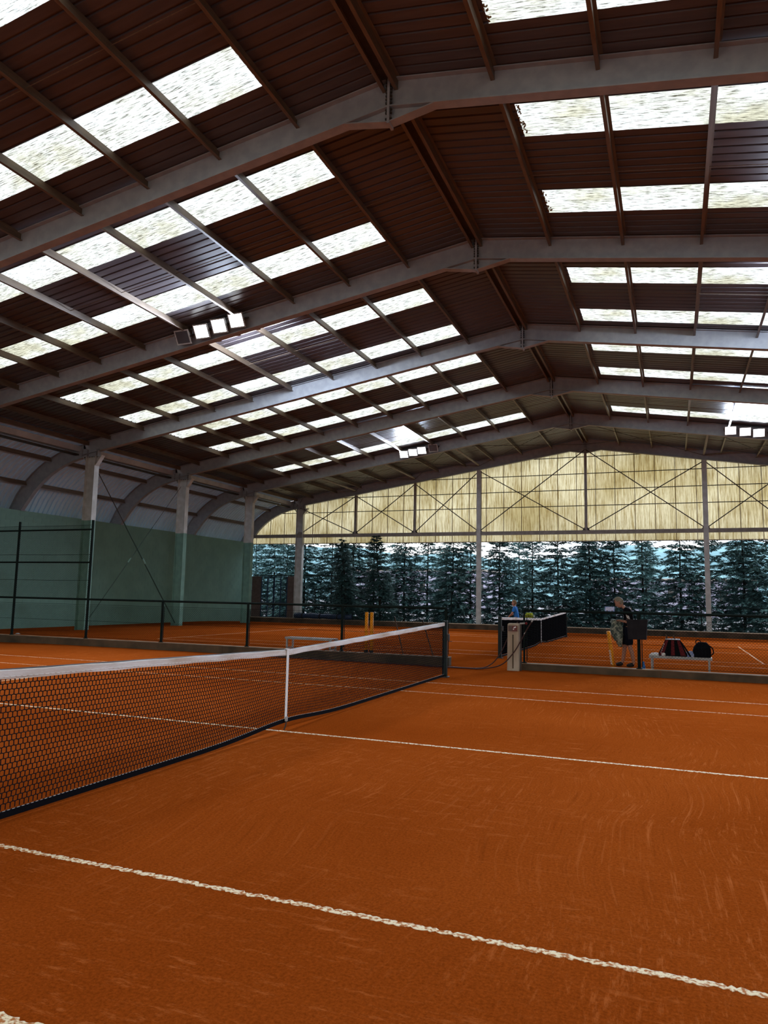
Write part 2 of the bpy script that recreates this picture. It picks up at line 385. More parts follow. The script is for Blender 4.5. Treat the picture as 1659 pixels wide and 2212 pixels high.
# side aisles: curved corrugated sheets on ribs
ARCH_OUT = [(19.55,8.02),(20.2,7.93),(20.9,7.76),(21.6,7.45),(22.3,7.02),(22.9,6.48),(23.4,5.85),(23.75,5.2),(23.9,4.7)]
ARCH_IN = [(19.30,7.46),(19.8,7.38),(20.5,7.18),(21.2,6.86),(21.8,6.46),(22.35,5.95),(22.75,5.45),(22.98,5.16)]
AW = 1.0815
def arch_sheet(side):
    P = []; n = 4; p = AW/n
    for i in range(n): P += [(i*p,0),(i*p+p-.085,0),(i*p+p-.082,.085),(i*p+p-.003,.085)]
    P.append((AW,0)); mb = MB(); m = len(P)
    pts = [Vector((a,b)) for a,b in ARCH_OUT]
    for i,q in enumerate(pts):
        t = (pts[min(i+1,len(pts)-1)]-pts[max(i-1,0)]).normalized(); nrm = Vector((-t.y,t.x))
        for y,h in P: e = q+nrm*(h+.03); mb.v.append((side*e.x,y,e.y))
    for i in range(len(pts)-1):
        for j in range(m-1): a = i*m+j; mb.f.append((a,a+1,a+1+m,a+m))
    return mb.mesh('arch_sheet', M['arch_sheet'])
for side in (-1,1):
    am = arch_sheet(side)
    for i in range(48): link('arch_sheet', am, ceiling, (RX,-15.35+AW*i,0))
    for (dx,z,rot) in ((21.45,7.45,.5),(22.85,6.42,.85)):
        pr = MB().cbox((0,(SP)/2,-.02),(.07,SP-.1,.20),(0,side*rot*.4,0)).mesh('arch_purlin', M['purlin'])
        fl = MB().cbox((0,(SP)/2,-.135),(.10,SP-.1,.012),(0,side*rot*.4,0)).mesh('arch_purlin_flange', M['arch'])
        for k in range(-3,5):
            a = link('arch_purlin', pr, ceiling, (RX+side*dx,yk(k),z)); link('lower_flange', fl, a)

# ------------------------------------------------------------------ portal frames
def ibeam_path(pts_top, pts_bot, b=.22, tw=.016, tf=.022):
    """I-section member in the x-z plane between an upper and a lower edge line, centred on y=0"""
    mb = MB(); n = len(pts_top)
    def strip(pa, pb, hw):
        base = len(mb.v)
        for (x,z),(X,Z) in zip(pa,pb): mb.v.extend([(x,-hw,z),(x,hw,z),(X,-hw,Z),(X,hw,Z)])
        for i in range(len(pa)-1):
            k = base+i*4
            mb.f.extend([(k,k+4,k+5,k+1),(k+2,k+3,k+7,k+6),(k,k+2,k+6,k+4),(k+1,k+5,k+7,k+3)])
        mb.f.append((base,base+1,base+3,base+2)); e = base+(len(pa)-1)*4; mb.f.append((e,e+2,e+3,e+1))
    def off(pts, other, t):
        out = []
        for (x,z),(X,Z) in zip(pts,other):
            d = Vector((X-x,Z-z)).normalized(); out.append((x+d.x*t,z+d.y*t))
        return out
    ti = off(pts_top,pts_bot,tf); bi = off(pts_bot,pts_top,tf)
    strip(pts_top, ti, b/2); strip(pts_bot, bi, b/2); strip(ti, bi, tw/2)
    return mb
def make_frame():
    root = link('portal_frame', None); root.empty_display_size = .3
    for s in (-1,1):
        X = lambda d: RX+s*d
        a = .008
        part('rafter', ibeam_path([(X(.013),RZ-.02),(X(COLX+.55),roof_z(COLX+.55)-.02)], [(X(.013),RZ-.60),(X(COLX+.55),roof_z(COLX+.55)-.60)]), M['frame'], root)
        # haunch under the apex, half on each side
        h = MB(); h.prism([(X(.013),RZ-.60),(X(.87),RZ-.60-SL*.87),(X(.013),RZ-.90)],'y',-.01,.01)
        d = Vector((X(.87)-X(0),.30-SL*.87)); h.add([(X(.013),-.10,RZ-.90),(X(.013),.10,RZ-.90),(X(.90),.10,RZ-.60-SL*.88),(X(.90),-.10,RZ-.60-SL*.88),
              (X(.013),-.10,RZ-.88),(X(.013),.10,RZ-.88),(X(.90),.10,RZ-.58-SL*.88),(X(.90),-.10,RZ-.58-SL*.88)],[(0,1,2,3),(4,7,6,5),(0,3,7,4),(1,5,6,2),(0,4,5,1),(3,2,6,7)])
        part('apex_haunch', h, M['frame'], root)
        # column: H-section, pale above and green below the height of the wall
        def hsec(z0,z1):
            c = MB(); xc = X(COLX)
            c.box(xc-.26,xc-.235,-.14,.14,z0,z1); c.box(xc+.235,xc+.26,-.14,.14,z0,z1); c.box(xc-.235,xc+.235,-.012,.012,z0,z1); return c
        part('column', hsec(4.62,7.45), M['column'], root)
        part('column_foot', hsec(-.15,4.62), M['green_steel'], root)
        # head block with stiffeners and bolts, knee under the rafter
        hb = MB(); xo,xi = X(COLX+.58), X(COLX-.36)
        x0,x1 = min(xo,xi),max(xo,xi)
        hb.box(x0,x1,-.014,.014,7.46,roof_z(COLX)-.40)
        hb.box(x0,x1,-.11,.11,7.44,7.465)
        for xx in (x0,X(COLX-.26),X(COLX+.26),x1-.016): hb.box(min(xx,xx+.016),max(xx,xx+.016),-.10,.10,7.46,roof_z(COLX)-.45)
        part('column_head', hb, M['frame'], root)
        bo = MB()
        for i in range(7):
            xx = lerp(x0+.05,x1-.05,i/6); bo.box(xx-.015,xx+.015,-.09,-.06,7.415,7.445)
        part('bolt_row', bo, M['steel_dark'], root, kind='stuff')
        kn = MB(); kn.add([(X(COLX-.26),-.11,7.02),(X(COLX-.26),.11,7.02),(X(COLX-.60),.11,7.48),(X(COLX-.60),-.11,7.48),
              (X(COLX-.235),-.11,7.02),(X(COLX-.235),.11,7.02),(X(COLX-.575),.11,7.50),(X(COLX-.575),-.11,7.50)],[(0,1,2,3),(4,7,6,5),(0,3,7,4),(1,5,6,2),(0,4,5,1),(3,2,6,7)])
        kn.prism([(X(COLX-.24),7.04),(X(COLX-.58),7.48),(X(COLX-.24),7.46)],'y',-.01,.01)
        part('knee_brace', kn, M['column'], root); kn = MB()
        kn.add([(X(COLX+.26),-.09,7.20),(X(COLX+.26),.09,7.20),(X(COLX+.50),.09,7.46),(X(COLX+.50),-.09,7.46),
              (X(COLX+.24),-.09,7.20),(X(COLX+.24),.09,7.20),(X(COLX+.48),.09,7.47),(X(COLX+.48),-.09,7.47)],[(0,1,2,3),(4,7,6,5),(0,3,7,4),(1,5,6,2),(0,4,5,1),(3,2,6,7)])
        part('outer_knee', kn, M['column'], root)
        # curved rib of the aisle
        n = 14
        def samp(P,i):
            t = i/(n-1)*(len(P)-1); k = min(int(t),len(P)-2); f = t-k; return (X(lerp(P[k][0],P[k+1][0],f)), lerp(P[k][1],P[k+1][1],f))
        outc = ARCH_OUT[:-1]
        part('aisle_rib', ibeam_path([samp(outc,i) for i in range(n)],[samp(ARCH_IN,i) for i in range(n)], .20), M['frame'], root)
        fx = X(23.35); part('rib_foot', MB().box(fx-.45,fx+.45,-.14,.14,5.13,5.16), M['frame'], root)
    pl = MB()
    for s in (-1,1): pl.box(RX+s*.012-.012,RX+s*.012+.012,-.12,.12,RZ-.94,RZ-.03)
    part('apex_plate', pl, M['frame'], root)
    bo = MB()
    for z in (.10,.17,.24,.31,.38,.45,.52,.66,.72,.84):
        for s in (-1,1):
            for y in (-.085,): bo.box(RX+s*.045-.018,RX+s*.045+.018,y-.018,y+.018,RZ-z-.018,RZ-z+.018)
    part('apex_bolts', bo, M['steel_dark'], root, kind='stuff')
    return root
proto = make_frame()
FL = {0:'pale steel portal frame nearest the viewer, crossing the top of the hall',
      1:'second pale portal frame, with three lit floodlights hung on its left rafter',
      2:'third pale portal frame, its left rafter washed bluish by the floodlights',
      3:'fourth pale portal frame, plain rafter one bay before the far floodlights',
      4:'fifth pale portal frame, carrying lit floodlights on both sides of the ridge',
      5:'last portal frame, against the yellow gable wall'}
for k in range(-3,6):
    f = proto if k == -3 else copy_tree(proto)
    f.location = (0, yk(k), 0); f['category'] = 'steel frame'; f['group'] = 'portal frames of the hall'
    if k == 5:
        for ch in f.children:
            if ch.name.startswith('column_foot'):
                ch.data = ch.data.copy(); ch.data.materials[0] = M['column']
    f['label'] = FL.get(k, 'pale steel portal frame out of view behind the viewer')
# cross bracing cables between two left columns
for (k0,k1,lab) in ((2,3,'thin steel bracing cable rising to the left between two green-footed columns, by the green wall'),):
    xb = RX-COLX-.02
    for (a,b,l) in ((k0,k1,'dark bracing rod running down to the right in front of the green wall'),(k1,k0,'thin bracing rod running down to the left in front of the green wall')):
        t = thing('bracing_rod', l, 'bracing rod', (xb+(.03 if a==k0 else -.03), yk(a), 0))
        dy = yk(b)-yk(a); sg = 1 if dy>0 else -1
        r = .030 if a==k0 else .016
        part('upper_rod', MB().tube([(0,sg*.15,7.05),(0,sg*.15+(dy-sg*.3)*.33,7.05-7.0*.33)], r*.7, 6), M['steel_dark'], t)
        part('lower_rod', MB().tube([(0,sg*.15+(dy-sg*.3)*.33,7.05-7.0*.33),(0,dy-sg*.15,.02)], r, 6), M['rod_green'], t)
        part('turnbuckle', MB().tube([(0,sg*.15+(dy-sg*.3)*.56,7.05-7.0*.56),(0,sg*.15+(dy-sg*.3)*.59,7.05-7.0*.59)], r*2.0, 6), M['green_steel'], t)

# ------------------------------------------------------------------ side walls of painted blocks
BW, BH = .50, .25
def side_wall(name, side, full):
    w = struct(name)
    x = RX+side*WALL; xo = RX+side*(WALL+.30); x0,x1 = min(x+side*.006,xo),max(x+side*.006,xo)
    part('core', MB().box(x0,x1,-15.3,36.75,-.5,5.10), M['green'], w)
    bl = MB().box(min(0,side*.10),max(0,side*.10),.004,BW-.004,.004,BH-.004).mesh('block', M['green'])
    cand = []; j = 0
    z = -.35
    while z+BH <= 5.15:
        y = -15.3-(BW/2 if j%2 else 0)
        while y < 36.7:
            cand.append((y,z)); y += BW
        z += BH; j += 1
    near = [c for c in cand if full and 12.3 < c[0] < 31.5]
    near.sort(key=lambda c: c[0]); pick = set(near[:300])
    rest = MB()
    for c in cand:
        jit = random.uniform(-.003,.003)
        if c in pick: link('block', bl, w, (x+jit,c[0],c[1]))
        else:
            a,b = min(x+jit,x+side*.1),max(x+jit,x+side*.1)
            rest.box(a,b,c[0]+.004,c[0]+BW-.004,c[1]+.004,c[1]+BH-.004)
    part('blockwork', rest, M['green'], w, kind='stuff')
    part('wall_cap', MB().box(min(x,x+side*1.2),max(x,x+side*1.2),-15.3,36.75,5.10,5.135), M['green'], w)
side_wall('wall_left', -1, True); side_wall('wall_right', 1, False)

# ------------------------------------------------------------------ gables: yellow corrugated sheets, posts, girts, bracing
SHW = 1.10; BEAMZ = 5.58
def top_at(x):
    d = abs(x-RX)
    if d <= 19.6: return roof_z(d)-.05
    P = ARCH_OUT
    for (a,b),(c,e) in zip(P[:-1],P[1:]):
        if a <= d <= c: return lerp(b,e,(d-a)/(c-a))
    return 5.2
def gable(name, y, sgn, posts=True):
    w = struct(name)
    x = RX-23.65; i = 0
    while x < RX+23.6:
        mb = MB(); n = 28
        for j in range(n+1):
            px = x+SHW*j/n
            h = .014*math.cos(2*math.pi*j/4)+ (.02 if j in (0,n) else 0)
            mb.v += [(px,y+sgn*(.16-h),5.06),(px,y+sgn*(.16-h),max(5.07,top_at(px)))]
        for j in range(n): mb.f.append((2*j,2*j+2,2*j+3,2*j+1))
        part('cladding_sheet', mb, M['yellow_sheet'], w)
        if top_at(x) > 5.4: part('seam_strip', MB().box(x-.014,x+.014,y+sgn*.105,y+sgn*.135,5.06,top_at(x)), M['rust'], w)
        x += SHW; i += 1
    part('gable_beam', MB().box(RX-22.9,RX+22.9,y-.10,y+.10,BEAMZ-.11,BEAMZ+.11), M['gable_steel'], w)
    part('bottom_rail', MB().box(RX-23.4,RX+23.4,y+sgn*.17,y+sgn*.20,5.04,5.10), M['gable_steel'], w)
    for z in (7.17,8.13,9.10,10.12):
        d = (RZ-.62-z)/SL; d = min(d,19.2)
        if z > 8.0: d = (RZ-.60-z)/SL
        if z < 8.0: d = 20.9
        part('girt', MB().tube([(RX-d,y+sgn*.09,z),(RX+d,y+sgn*.09,z)], .026, 6), M['steel_dark'], w)
    full = (-6.93,6.03)
    for px in full: 
        part('gable_post', MB().box(px-.03,px+.03,y-.11,y+.11,-.25,roof_z(px-RX)-.62).box(px-.13,px+.13,y-.13,y-.11,-.25,roof_z(px-RX)-.62).box(px-.13,px+.13,y+.11,y+.13,-.25,roof_z(px-RX)-.62), M['column'], w)
    for px in (-15.35,-11.17,-.45,10.27,14.45):
        part('hanging_post', MB().box(px-.075,px+.075,y-.075,y+.075,BEAMZ+.10,roof_z(px-RX)-.60), M['gable_steel'], w)
    for a,b in zip(brace_x[:-1],brace_x[1:]):
        ta,tb = roof_z(a-RX)-.66,roof_z(b-RX)-.66
        if a == brace_x[0]: ta = 7.5
        if b == brace_x[-1]: tb = 7.5
        part('gable_brace', MB().tube([(a,y-sgn*.02,BEAMZ+.12),(b,y-sgn*.02,tb)], .030, 6), M['steel_dark'], w)
        part('gable_brace', MB().tube([(a,y-sgn*.05,ta),(b,y-sgn*.05,BEAMZ+.12)], .030, 6), M['steel_dark'], w)
        for (q,qz) in ((a,BEAMZ+.16),(b,BEAMZ+.16)):
            part('gusset_plate', MB().prism([(q-.22,qz-.05),(q+.22,qz-.05),(q+.10,qz+.12),(q-.10,qz+.12)],'y',y-sgn*.04-.008,y-sgn*.04+.008), M['gable_steel'], w)
    return w
gable('wall_back', GY, 1)
gable('wall_front', -15.5, -1)

# ------------------------------------------------------------------ kerbs
def kerb(name, x0,x1,y0,y1,z0,z1,lab):
    k = struct(name, label=lab)
    n = max(1,int(abs(x1-x0)/2.7)); 
    for i in range(n):
        a = lerp(x0,x1,i/n); b = lerp(x0,x1,(i+1)/n)
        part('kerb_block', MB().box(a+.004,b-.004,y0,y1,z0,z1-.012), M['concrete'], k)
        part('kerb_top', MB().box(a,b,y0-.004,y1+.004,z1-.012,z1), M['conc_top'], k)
FY = 8.85
kerb('trim_1', -19.0,-.58, FY-.10,FY+.10,-.2,.20, 'low weathered concrete kerb under the left fence')
kerb('trim_2', 1.09,12.6, FY-.10,FY+.10,-.1,.15, 'low weathered concrete kerb under the right fence')
kerb('trim_3', RX-22.9,RX+22.9, GY-.75,GY+.35,-.5,.0, 'concrete kerb along the open far end')

# ------------------------------------------------------------------ chain link fences
def chain(x0,x1,z0,z1,h=.031,r=.0030):
    mb = MB(); nw = int((x1-x0)/h); ns_ = int((z1-z0)/h)
    for i in range(nw):
        xa = x0+i*h
        pts = []
        for k in range(ns_+1):
            off = (k+i)%2
            pts.append((xa+off*h, (.003 if off else -.003), z0+k*h))
        mb.tube(pts, r, 3, caps=False)
    return mb
def fence(name, label, x0, posts, z0, tall=None, y=FY):
    t = thing(name, label, 'fence', (0,y,0))
    xs_ = sorted(posts)
    for px in xs_:
        top = 1.31
        if tall and px <= tall+.01: top = 3.60
        part('post', MB().tube([(px,0,z0),(px,0,top)], (.022 if px == 1.13 else .034) if top<2 else .036, 8).tube([(px,0,z0),(px,0,z0+.02)],.06,8), M['fence'], t)
        if top < 2: part('mesh_tension_bar', MB().tube([(px+.06,0,z0+.05),(px+.06,0,1.16)],.010,5), M['fence'], t)
    part('top_rail', MB().tube([(xs_[0],0,1.31),(xs_[-1],0,1.31)],.028,8), M['fence'], t)
    for a,b in zip(xs_[:-1],xs_[1:]):
        part('wire_mesh', chain(a+.03,b-.03,z0+.03,1.16), M['wire'], t, kind='stuff')
        for z in (z0+.04,z0+.5,1.16): part('line_wire', MB().tube([(a,0,z),(b,0,z-.004)],.0035,4), M['wire'], t)
        if tall and b <= tall+.01:
            part('wire_mesh', chain(a+.03,b-.03,1.33,3.46), M['wire'], t, kind='stuff')
            for z in (2.37,3.33): part('rail', MB().tube([(a,0,z),(b,0,z)],.024,8), M['fence'], t)
            for z in (1.85,2.6,3.46): part('line_wire', MB().tube([(a,0,z),((a+b)/2,0,z-.012),(b,0,z)],.005,4), M['wire'], t)
    return t
fence('chain_link_fence','dark chain link fence left of the gap, with a tall screen at its far end', None,
      [-.69,-3.35,-6.05,-8.77,-11.40,-14.25,-17.0], .20, tall=-11.40)
fence('chain_link_fence','dark chain link fence right of the concrete post, behind it a man and bench', None,
      [1.13,3.55,6.25,8.95,11.65], .15)
# low fence outside the far end
t = thing('boundary_fence','thin dark rail fence outside beyond the far kerb, in front of the trees','fence',(0,GY+1.0,0))
for i in range(9):
    px = -18.72+4.88*i
    part('post', MB().tube([(px,0,-.35),(px,0,2.0 if i<3 else 1.40)],.035,6), M['fence'], t)
part('rail', MB().tube([(-20.1,0,1.40),(20.3,0,1.26)],.022,6), M['fence'], t)
part('rail', MB().tube([(-20.1,0,.62),(20.3,0,.55)],.012,6), M['fence'], t)
# corner gate bay under the left end of the gable
t = thing('corner_gate','dark double mesh gate between brown panels in the far left corner','gate',(0,GY+.34,0))
part('side_panel', MB().box(-23.35,-22.62,-.03,.03,-.3,2.82), M['brown_panel'], t)
part('side_panel', MB().box(-20.5,-19.80,-.03,.03,-.3,2.82), M['brown_panel'], t)
for (a,b) in ((-22.58,-21.60),(-21.56,-20.56)):
    fr = MB()
    for xx in (a,b,(a+b)/2): fr.box(xx-.03,xx+.03,-.025,.025,-.02,2.80)
    for zz in (0.05,1.0,2.78): fr.box(a,b,-.02,.02,zz-.025,zz+.025)
    lf = part('gate_leaf', fr, M['tarp'], t)
    part('wire_mesh', chain(a,b,.05,2.75,.05,.004), M['wire'], lf, kind='stuff')
part('upper_rail', MB().tube([(-23.3,0,2.88),(-16.4,0,2.88)],.035,6), M['fence'], t)
part('upper_rail', MB().tube([(-23.3,0,4.10),(-16.4,0,4.10)],.035,6), M['fence'], t)
part('gate_post', MB().tube([(-16.4,0,-.3),(-16.4,0,4.45)],.03,6), M['fence'], t)
t = thing('rolled_tarpaulin','long dark blue rolled tarpaulin lying on the far kerb','tarpaulin',(-17.4,GY-.35,.19))
mb = MB(); pts = [(-2.1+4.2*i/12, .03*math.sin(i*1.3), .01*math.sin(i*2.1)) for i in range(13)]
mb.tube(pts,[.17+.02*math.sin(i*1.9) for i in range(13)],12); part('roll', mb, M['tarp'], t, True)
for x in (-1.5,-.2,1.1): part('strap', MB().tube([(x-.03,0,0),(x+.03,0,0)],.198,12), M['black'], t)

# ------------------------------------------------------------------ tennis nets
def net_z(y): return .914+(1.07-.914)*min(1,abs(y)/6.4)
def make_net(fine):
    t = link('tennis_net', None)
    c = .0385 if fine else .06
    def bottom(y): return .035+.060*math.exp(-(y/.9)**2)
    def bulge(y, f): return .055*math.sin(math.pi*min(1,f*1.0))**2*(f**1.5)*(.6+.4*math.exp(-((y-.8)/1.4)**2))*(1-math.exp(-(y/.4)**2))
    Y = 6.33; ncol = int(2*Y/c); nrow = int(.92/c)
    mb = MB()
    def P(y, j):
        f = j/nrow; zt = net_z(y)-.06; zb = bottom(y)+.04
        return Vector((bulge(y,1-f), y, zb+(zt-zb)*f))
    r = .0040 if fine else .009
    for j in range(1,nrow):
        pts = []
        for i in range(2*ncol+1):
            y = -Y+i*c/2; s = ((i+j)%2)*2-1
            pts.append(P(y,j)+Vector((0,0,s*c*.055)))
        mb.tube(pts, r, 3, caps=False)
    for j in range(0,nrow):
        for i in range(2*ncol+1):
            if (i+j)%2 == 1 or j == 0:
                y = -Y+i*c/2
                a = P(y,j)+Vector((0,0,c*.055 if j else 0)); b = P(y,j+1)-Vector((0,0,c*.055 if j+1<nrow else 0))
                if j == 0 and (i+j)%2==0: continue
                mb.tube([a,b], r, 3, caps=False)
    part('net_mesh', mb, M['net'], t, kind='stuff')
    n = 64
    hb = MB(); bb = MB()
    for i in range(n+1):
        y = -Y+2*Y*i/n; z = net_z(y)+.003*math.sin(i*1.7)
        x = .012+.002*math.sin(i*2.3)
        hb.v += [(-x,y,z-.066),(-x*1.1,y,z-.01),(0,y,z),(x*1.1,y,z-.01),(x,y,z-.066)]
        bz = bottom(y); bx = bulge(y,.985)
        bb.v += [(bx-.010,y,bz-.014),(bx-.010,y,bz+.030),(bx+.010,y,bz+.030),(bx+.010,y,bz-.014)]
    for i in range(n):
        for k in range(4): a = i*5+k; hb.f.append((a,a+1,a+6,a+5))
        hb.f.append((i*5+4,i*5,i*5+5,i*5+9))
        for k in range(4): a = i*4+k; b2 = i*4+(k+1)%4; bb.f.append((a,b2,b2+4,a+4))
    part('headband', hb, M['band'], t); part('bottom_band', bb, M['net'], t)
    # the stitching line on the band and the centre strap with its anchor
    st = MB()
    for i in range(0,n*4):
        y = -Y+2*Y*i/(n*4); z = net_z(y)-.05
        st.box(.0135,.0155,y,y+.032,z-.003,z+.002)
    for i in range(0,n*5):
        y = -Y+2*Y*i/(n*5); bx = bulge(y,.985); z = bottom(y)+.033
        st.box(bx+.009,bx+.0108,y,y+.020,z-.001,z+.001)
    part('stitching', st, M['white'], t, kind='stuff')
    sp = MB(); zs = [.917,.88,.8,.6,.4,.25,.13]
    for z in zs:
        f = 1-(z-.1)/.82; x = bulge(0,max(0,f))+.016
        sp.v += [(x,-.026,z),(x,.026,z),(x+.004,.026,z),(x+.004,-.026,z)]
    for i in range(len(zs)-1):
        for k in range(4): a=i*4+k; b2=i*4+(k+1)%4; sp.f.append((a,b2,b2+4,a+4))
    sp.box(-.016,.024,-.026,.026,.914,.922)
    cs = part('centre_strap', sp, M['white'], t)
    part('buckle', MB().box(.018,.035,-.02,.02,.10,.15), M['white_metal'], cs)
    part('anchor_hook', MB().tube([(.03,0,.12),(.02,0,.05),(.0,0,0)],.008,6), M['steel_dark'], t)
    for s in (-1,1):
        p = part('net_post', MB().box(-.042,.042,s*6.40-.042,s*6.40+.042,-.05,1.09).box(-.05,.05,s*6.40-.05,s*6.40+.05,1.085,1.10), M['post'], t)
        part('base_collar', MB().box(-.075,.075,s*6.40-.075,s*6.40+.075,-.02,.02), M['steel_dark'], p)
        part('cable_winder', MB().cbox((.06,s*6.40,.78),(.05,.07,.12)).tube([(.08,s*6.40,.78),(.08,s*6.40+.0,.70),(.14,s*6.40,.70)],.008,6), M['steel_dark'], p)
    part('head_cable', MB().tube([(0,-6.4,1.07),(0,0,.912),(0,6.4,1.07)],.006,5), M['steel_dark'], t)
    return t
n1 = make_net(True); n1.location = (.03,0,0)
n1['label'] = 'black tennis net with white headband crossing the near clay court'; n1['category'] = 'tennis net'
n2 = make_net(False); n2.location = (-.05,18.08,0)
n2['label'] = 'small far tennis net on the second court, behind the concrete post'; n2['category'] = 'tennis net'

# ------------------------------------------------------------------ floodlights
def make_lamp(lit):
    t = link('floodlight', None)
    hs = MB(); hs.add([(-.24,0,-.20),(.24,0,-.20),(.24,0,.20),(-.24,0,.20),(-.15,.17,-.12),(.15,.17,-.12),(.15,.17,.12),(-.15,.17,.12)],
           [(3,2,6,7),(0,4,5,1),(0,3,7,4),(1,5,6,2),(4,7,6,5)])
    part('housing', hs, M['lamp_body'], t)
    rim = MB(); rim.box(-.26,.26,-.03,.0,-.22,-.185).box(-.26,.26,-.03,.0,.185,.22).box(-.26,-.225,-.03,.0,-.185,.185).box(.225,.26,-.03,.0,-.185,.185)
    part('rim', rim, M['lamp_body'], t)
    part('lens', MB().box(-.225,.225,-.022,-.012,-.185,.185), M['lamp_on'] if lit else M['glass_off'], t)
    if not lit: part('reflector', MB().cbox((-.08,-.005,-.05),(.16,.006,.10)).cbox((.06,-.005,.07),(.20,.006,.05)), M['lamp_body'], t)
    part('yoke', MB().box(-.285,-.265,-.02,.02,-.03,.03).box(.265,.285,-.02,.02,-.03,.03).box(-.285,-.265,.0,.27,-.02,.02).box(.265,.285,.0,.27,-.02,.02).box(-.285,.285,.25,.27,-.025,.025), M['steel_dark'], t)
    part('gear_box', MB().box(-.13,.13,.17,.25,-.09,.09), M['lamp_body'], t)
    return t
LAMP_W = 260
def lamp(x, k, lit, label, back=False, tilt=.55):
    t = copy_tree(LIT if lit else DARK)
    z = roof_z(x-RX)-(.24 if back else .36)
    y = yk(k)+(.36 if back else -.36)
    t.location = (x,y,z); t.rotation_euler = (tilt,0,math.pi if back else 0)
    t.rotation_mode = 'XYZ'
    t['label'] = label; t['category'] = 'floodlight'; t['group'] = 'floodlights on the rafters'
    if lit:
        ld = bpy.data.lights.new('flood', 'AREA'); ld.shape='RECTANGLE'; ld.size=.44; ld.size_y=.36; ld.energy=LAMP_W*(.3 if back else 1); ld.spread=2.0; ld.color=(.68,.80,1.0)
        lo = bpy.data.objects.new('flood_beam', ld); COL.objects.link(lo); lo.parent = t
        lo.location = (0,-.04,0); lo.rotation_euler = (-math.pi/2,0,0)
LIT = make_lamp(True); DARK = make_lamp(False)
for x,lab in ((-8.98,'lower of three'),(-8.35,'middle of three'),(-7.74,'upper of three')):
    lamp(x,1,True,'lit white floodlight, '+lab+' in the large cluster on the second rafter')
lamp(-9.66,1,False,'unlit floodlight beside the large lit cluster on the second rafter')
for x,lab in ((-9.48,'lower of three'),(-8.95,'middle of three'),(-8.43,'upper of three')):
    lamp(x,4,True,'lit white floodlight, '+lab+' in the small central cluster on the fifth rafter')
lamp(-7.78,4,False,'unlit floodlight just right of the small central lit cluster')
for x,lab in ((6.95,'leftmost'),(7.57,'second from the left'),(8.14,'third from the left'),(8.80,'fourth from the left')):
    lamp(x,4,True,'lit floodlight, '+lab+' on the right rafter by the gable')
for x in (6.90,7.50,8.10): lamp(x,1,True,'lit floodlight of the cluster on the right side of the second rafter',False)
for x in (-9.0,-8.3,-7.6,6.9,7.6): lamp(x,1,True,'lit floodlight on the far face of the second rafter',True,.12)
for r_ in (LIT,DARK):
    for ch in list(r_.children): bpy.data.objects.remove(ch)
    bpy.data.objects.remove(r_)

# ------------------------------------------------------------------ trees, hill, buildings beyond the far end
def tree_meshes(seed, H, R, mat_leaf, dens=1.0, open_=0):
    rnd = random.Random(seed)
    tr = MB(); tr.tube([(0,0,0),(.03,.02,H*.4),(-.02,.01,H*.75),(0,0,H)],[.085,.06,.03,.006],7)
    br = MB(); lf = MB()
    z = .15
    while z < H-.05:
        f = z/H; L = R*min(1.0,1.18*(1-f)**.62)+.10
        nb = max(4,int((10 if f<.8 else 6)*dens))
        a0 = rnd.random()*6.28
        for b in range(nb):
            a = a0+6.283*b/nb+rnd.uniform(-.3,.3); l = L*rnd.uniform(.6,1.12); zz = z+rnd.uniform(-.14,.14)
            rise = rnd.uniform(.15,.45) if f<.7 else rnd.uniform(.5,.9)
            d = Vector((math.cos(a),math.sin(a),0)); s = Vector((-d.y,d.x,0))
            def Pt(u): return d*(l*u)+Vector((0,0,zz+l*(rise*u-.40*u*u)))
            br.tube([Pt(0),Pt(.5),Pt(1)],[.016,.010,.003],3,caps=False)
            for q in range(int((10+20*l)*dens)):
                u = rnd.uniform(.06,1.0)**.75; p = Pt(u); sd = rnd.choice((-1,1))
                sl = (.20+.26*l*(1-u*.7))*rnd.uniform(.5,1.0)
                dirv = (d*rnd.uniform(.45,1.0)+s*sd*rnd.uniform(.25,.9)+Vector((0,0,rnd.uniform(-.45,.20)))).normalized()
                e = p+dirv*sl+Vector((0,0,-.04)); w = .018+.022*rnd.random()
                sv = dirv.cross(Vector((rnd.uniform(-.5,.5),rnd.uniform(-.5,.5),1))).normalized()*w
                m = p.lerp(e,.4)
                lf.add([p,m+sv,e,m-sv],[(0,1,2,3)])
                for sg in (-1,1):        # side sprays make the feathered outline
                    for g in (.3,.6):
                        o_ = p.lerp(e,g); dv = (dirv+sv.normalized()*sg*rnd.uniform(.5,1.1)+Vector((0,0,rnd.uniform(-.35,.05)))).normalized(); ll = sl*(.55-.3*g)
                        e2 = o_+dv*ll; s3 = dv.cross(Vector((rnd.uniform(-.6,.6),0,1))).normalized()*w*.75
                        m2 = o_.lerp(e2,.45); lf.add([o_,m2+s3,e2,m2-s3],[(0,1,2,3)])
        z += (.24+.06*rnd.random()+open_*.06)*(1 if f<.7 else .75)
    return tr.mesh('trunk',M['bark']), br.mesh('branches',M['bark']), lf.mesh('foliage',mat_leaf)
TM = [tree_meshes(11,7.6,1.75,M['leaf'],1.0), tree_meshes(23,7.0,1.7,M['leaf2'],.95,1), tree_meshes(37,8.1,1.9,M['leaf'],1.0), tree_meshes(41,6.8,1.65,M['leaf2'],.9,1)]
def tree(tm, loc, rz, sc, label, grp='conifers in the row beyond the far end', lean=0):
    t = thing('conifer', label, 'tree', loc, rz, grp)
    t.scale = (sc,sc,sc); t.rotation_euler = (lean,0,rz) if lean else (0,0,rz)
    link('trunk', tm[0], t); link('branches', tm[1], t); link('foliage', tm[2], t, kind='stuff')
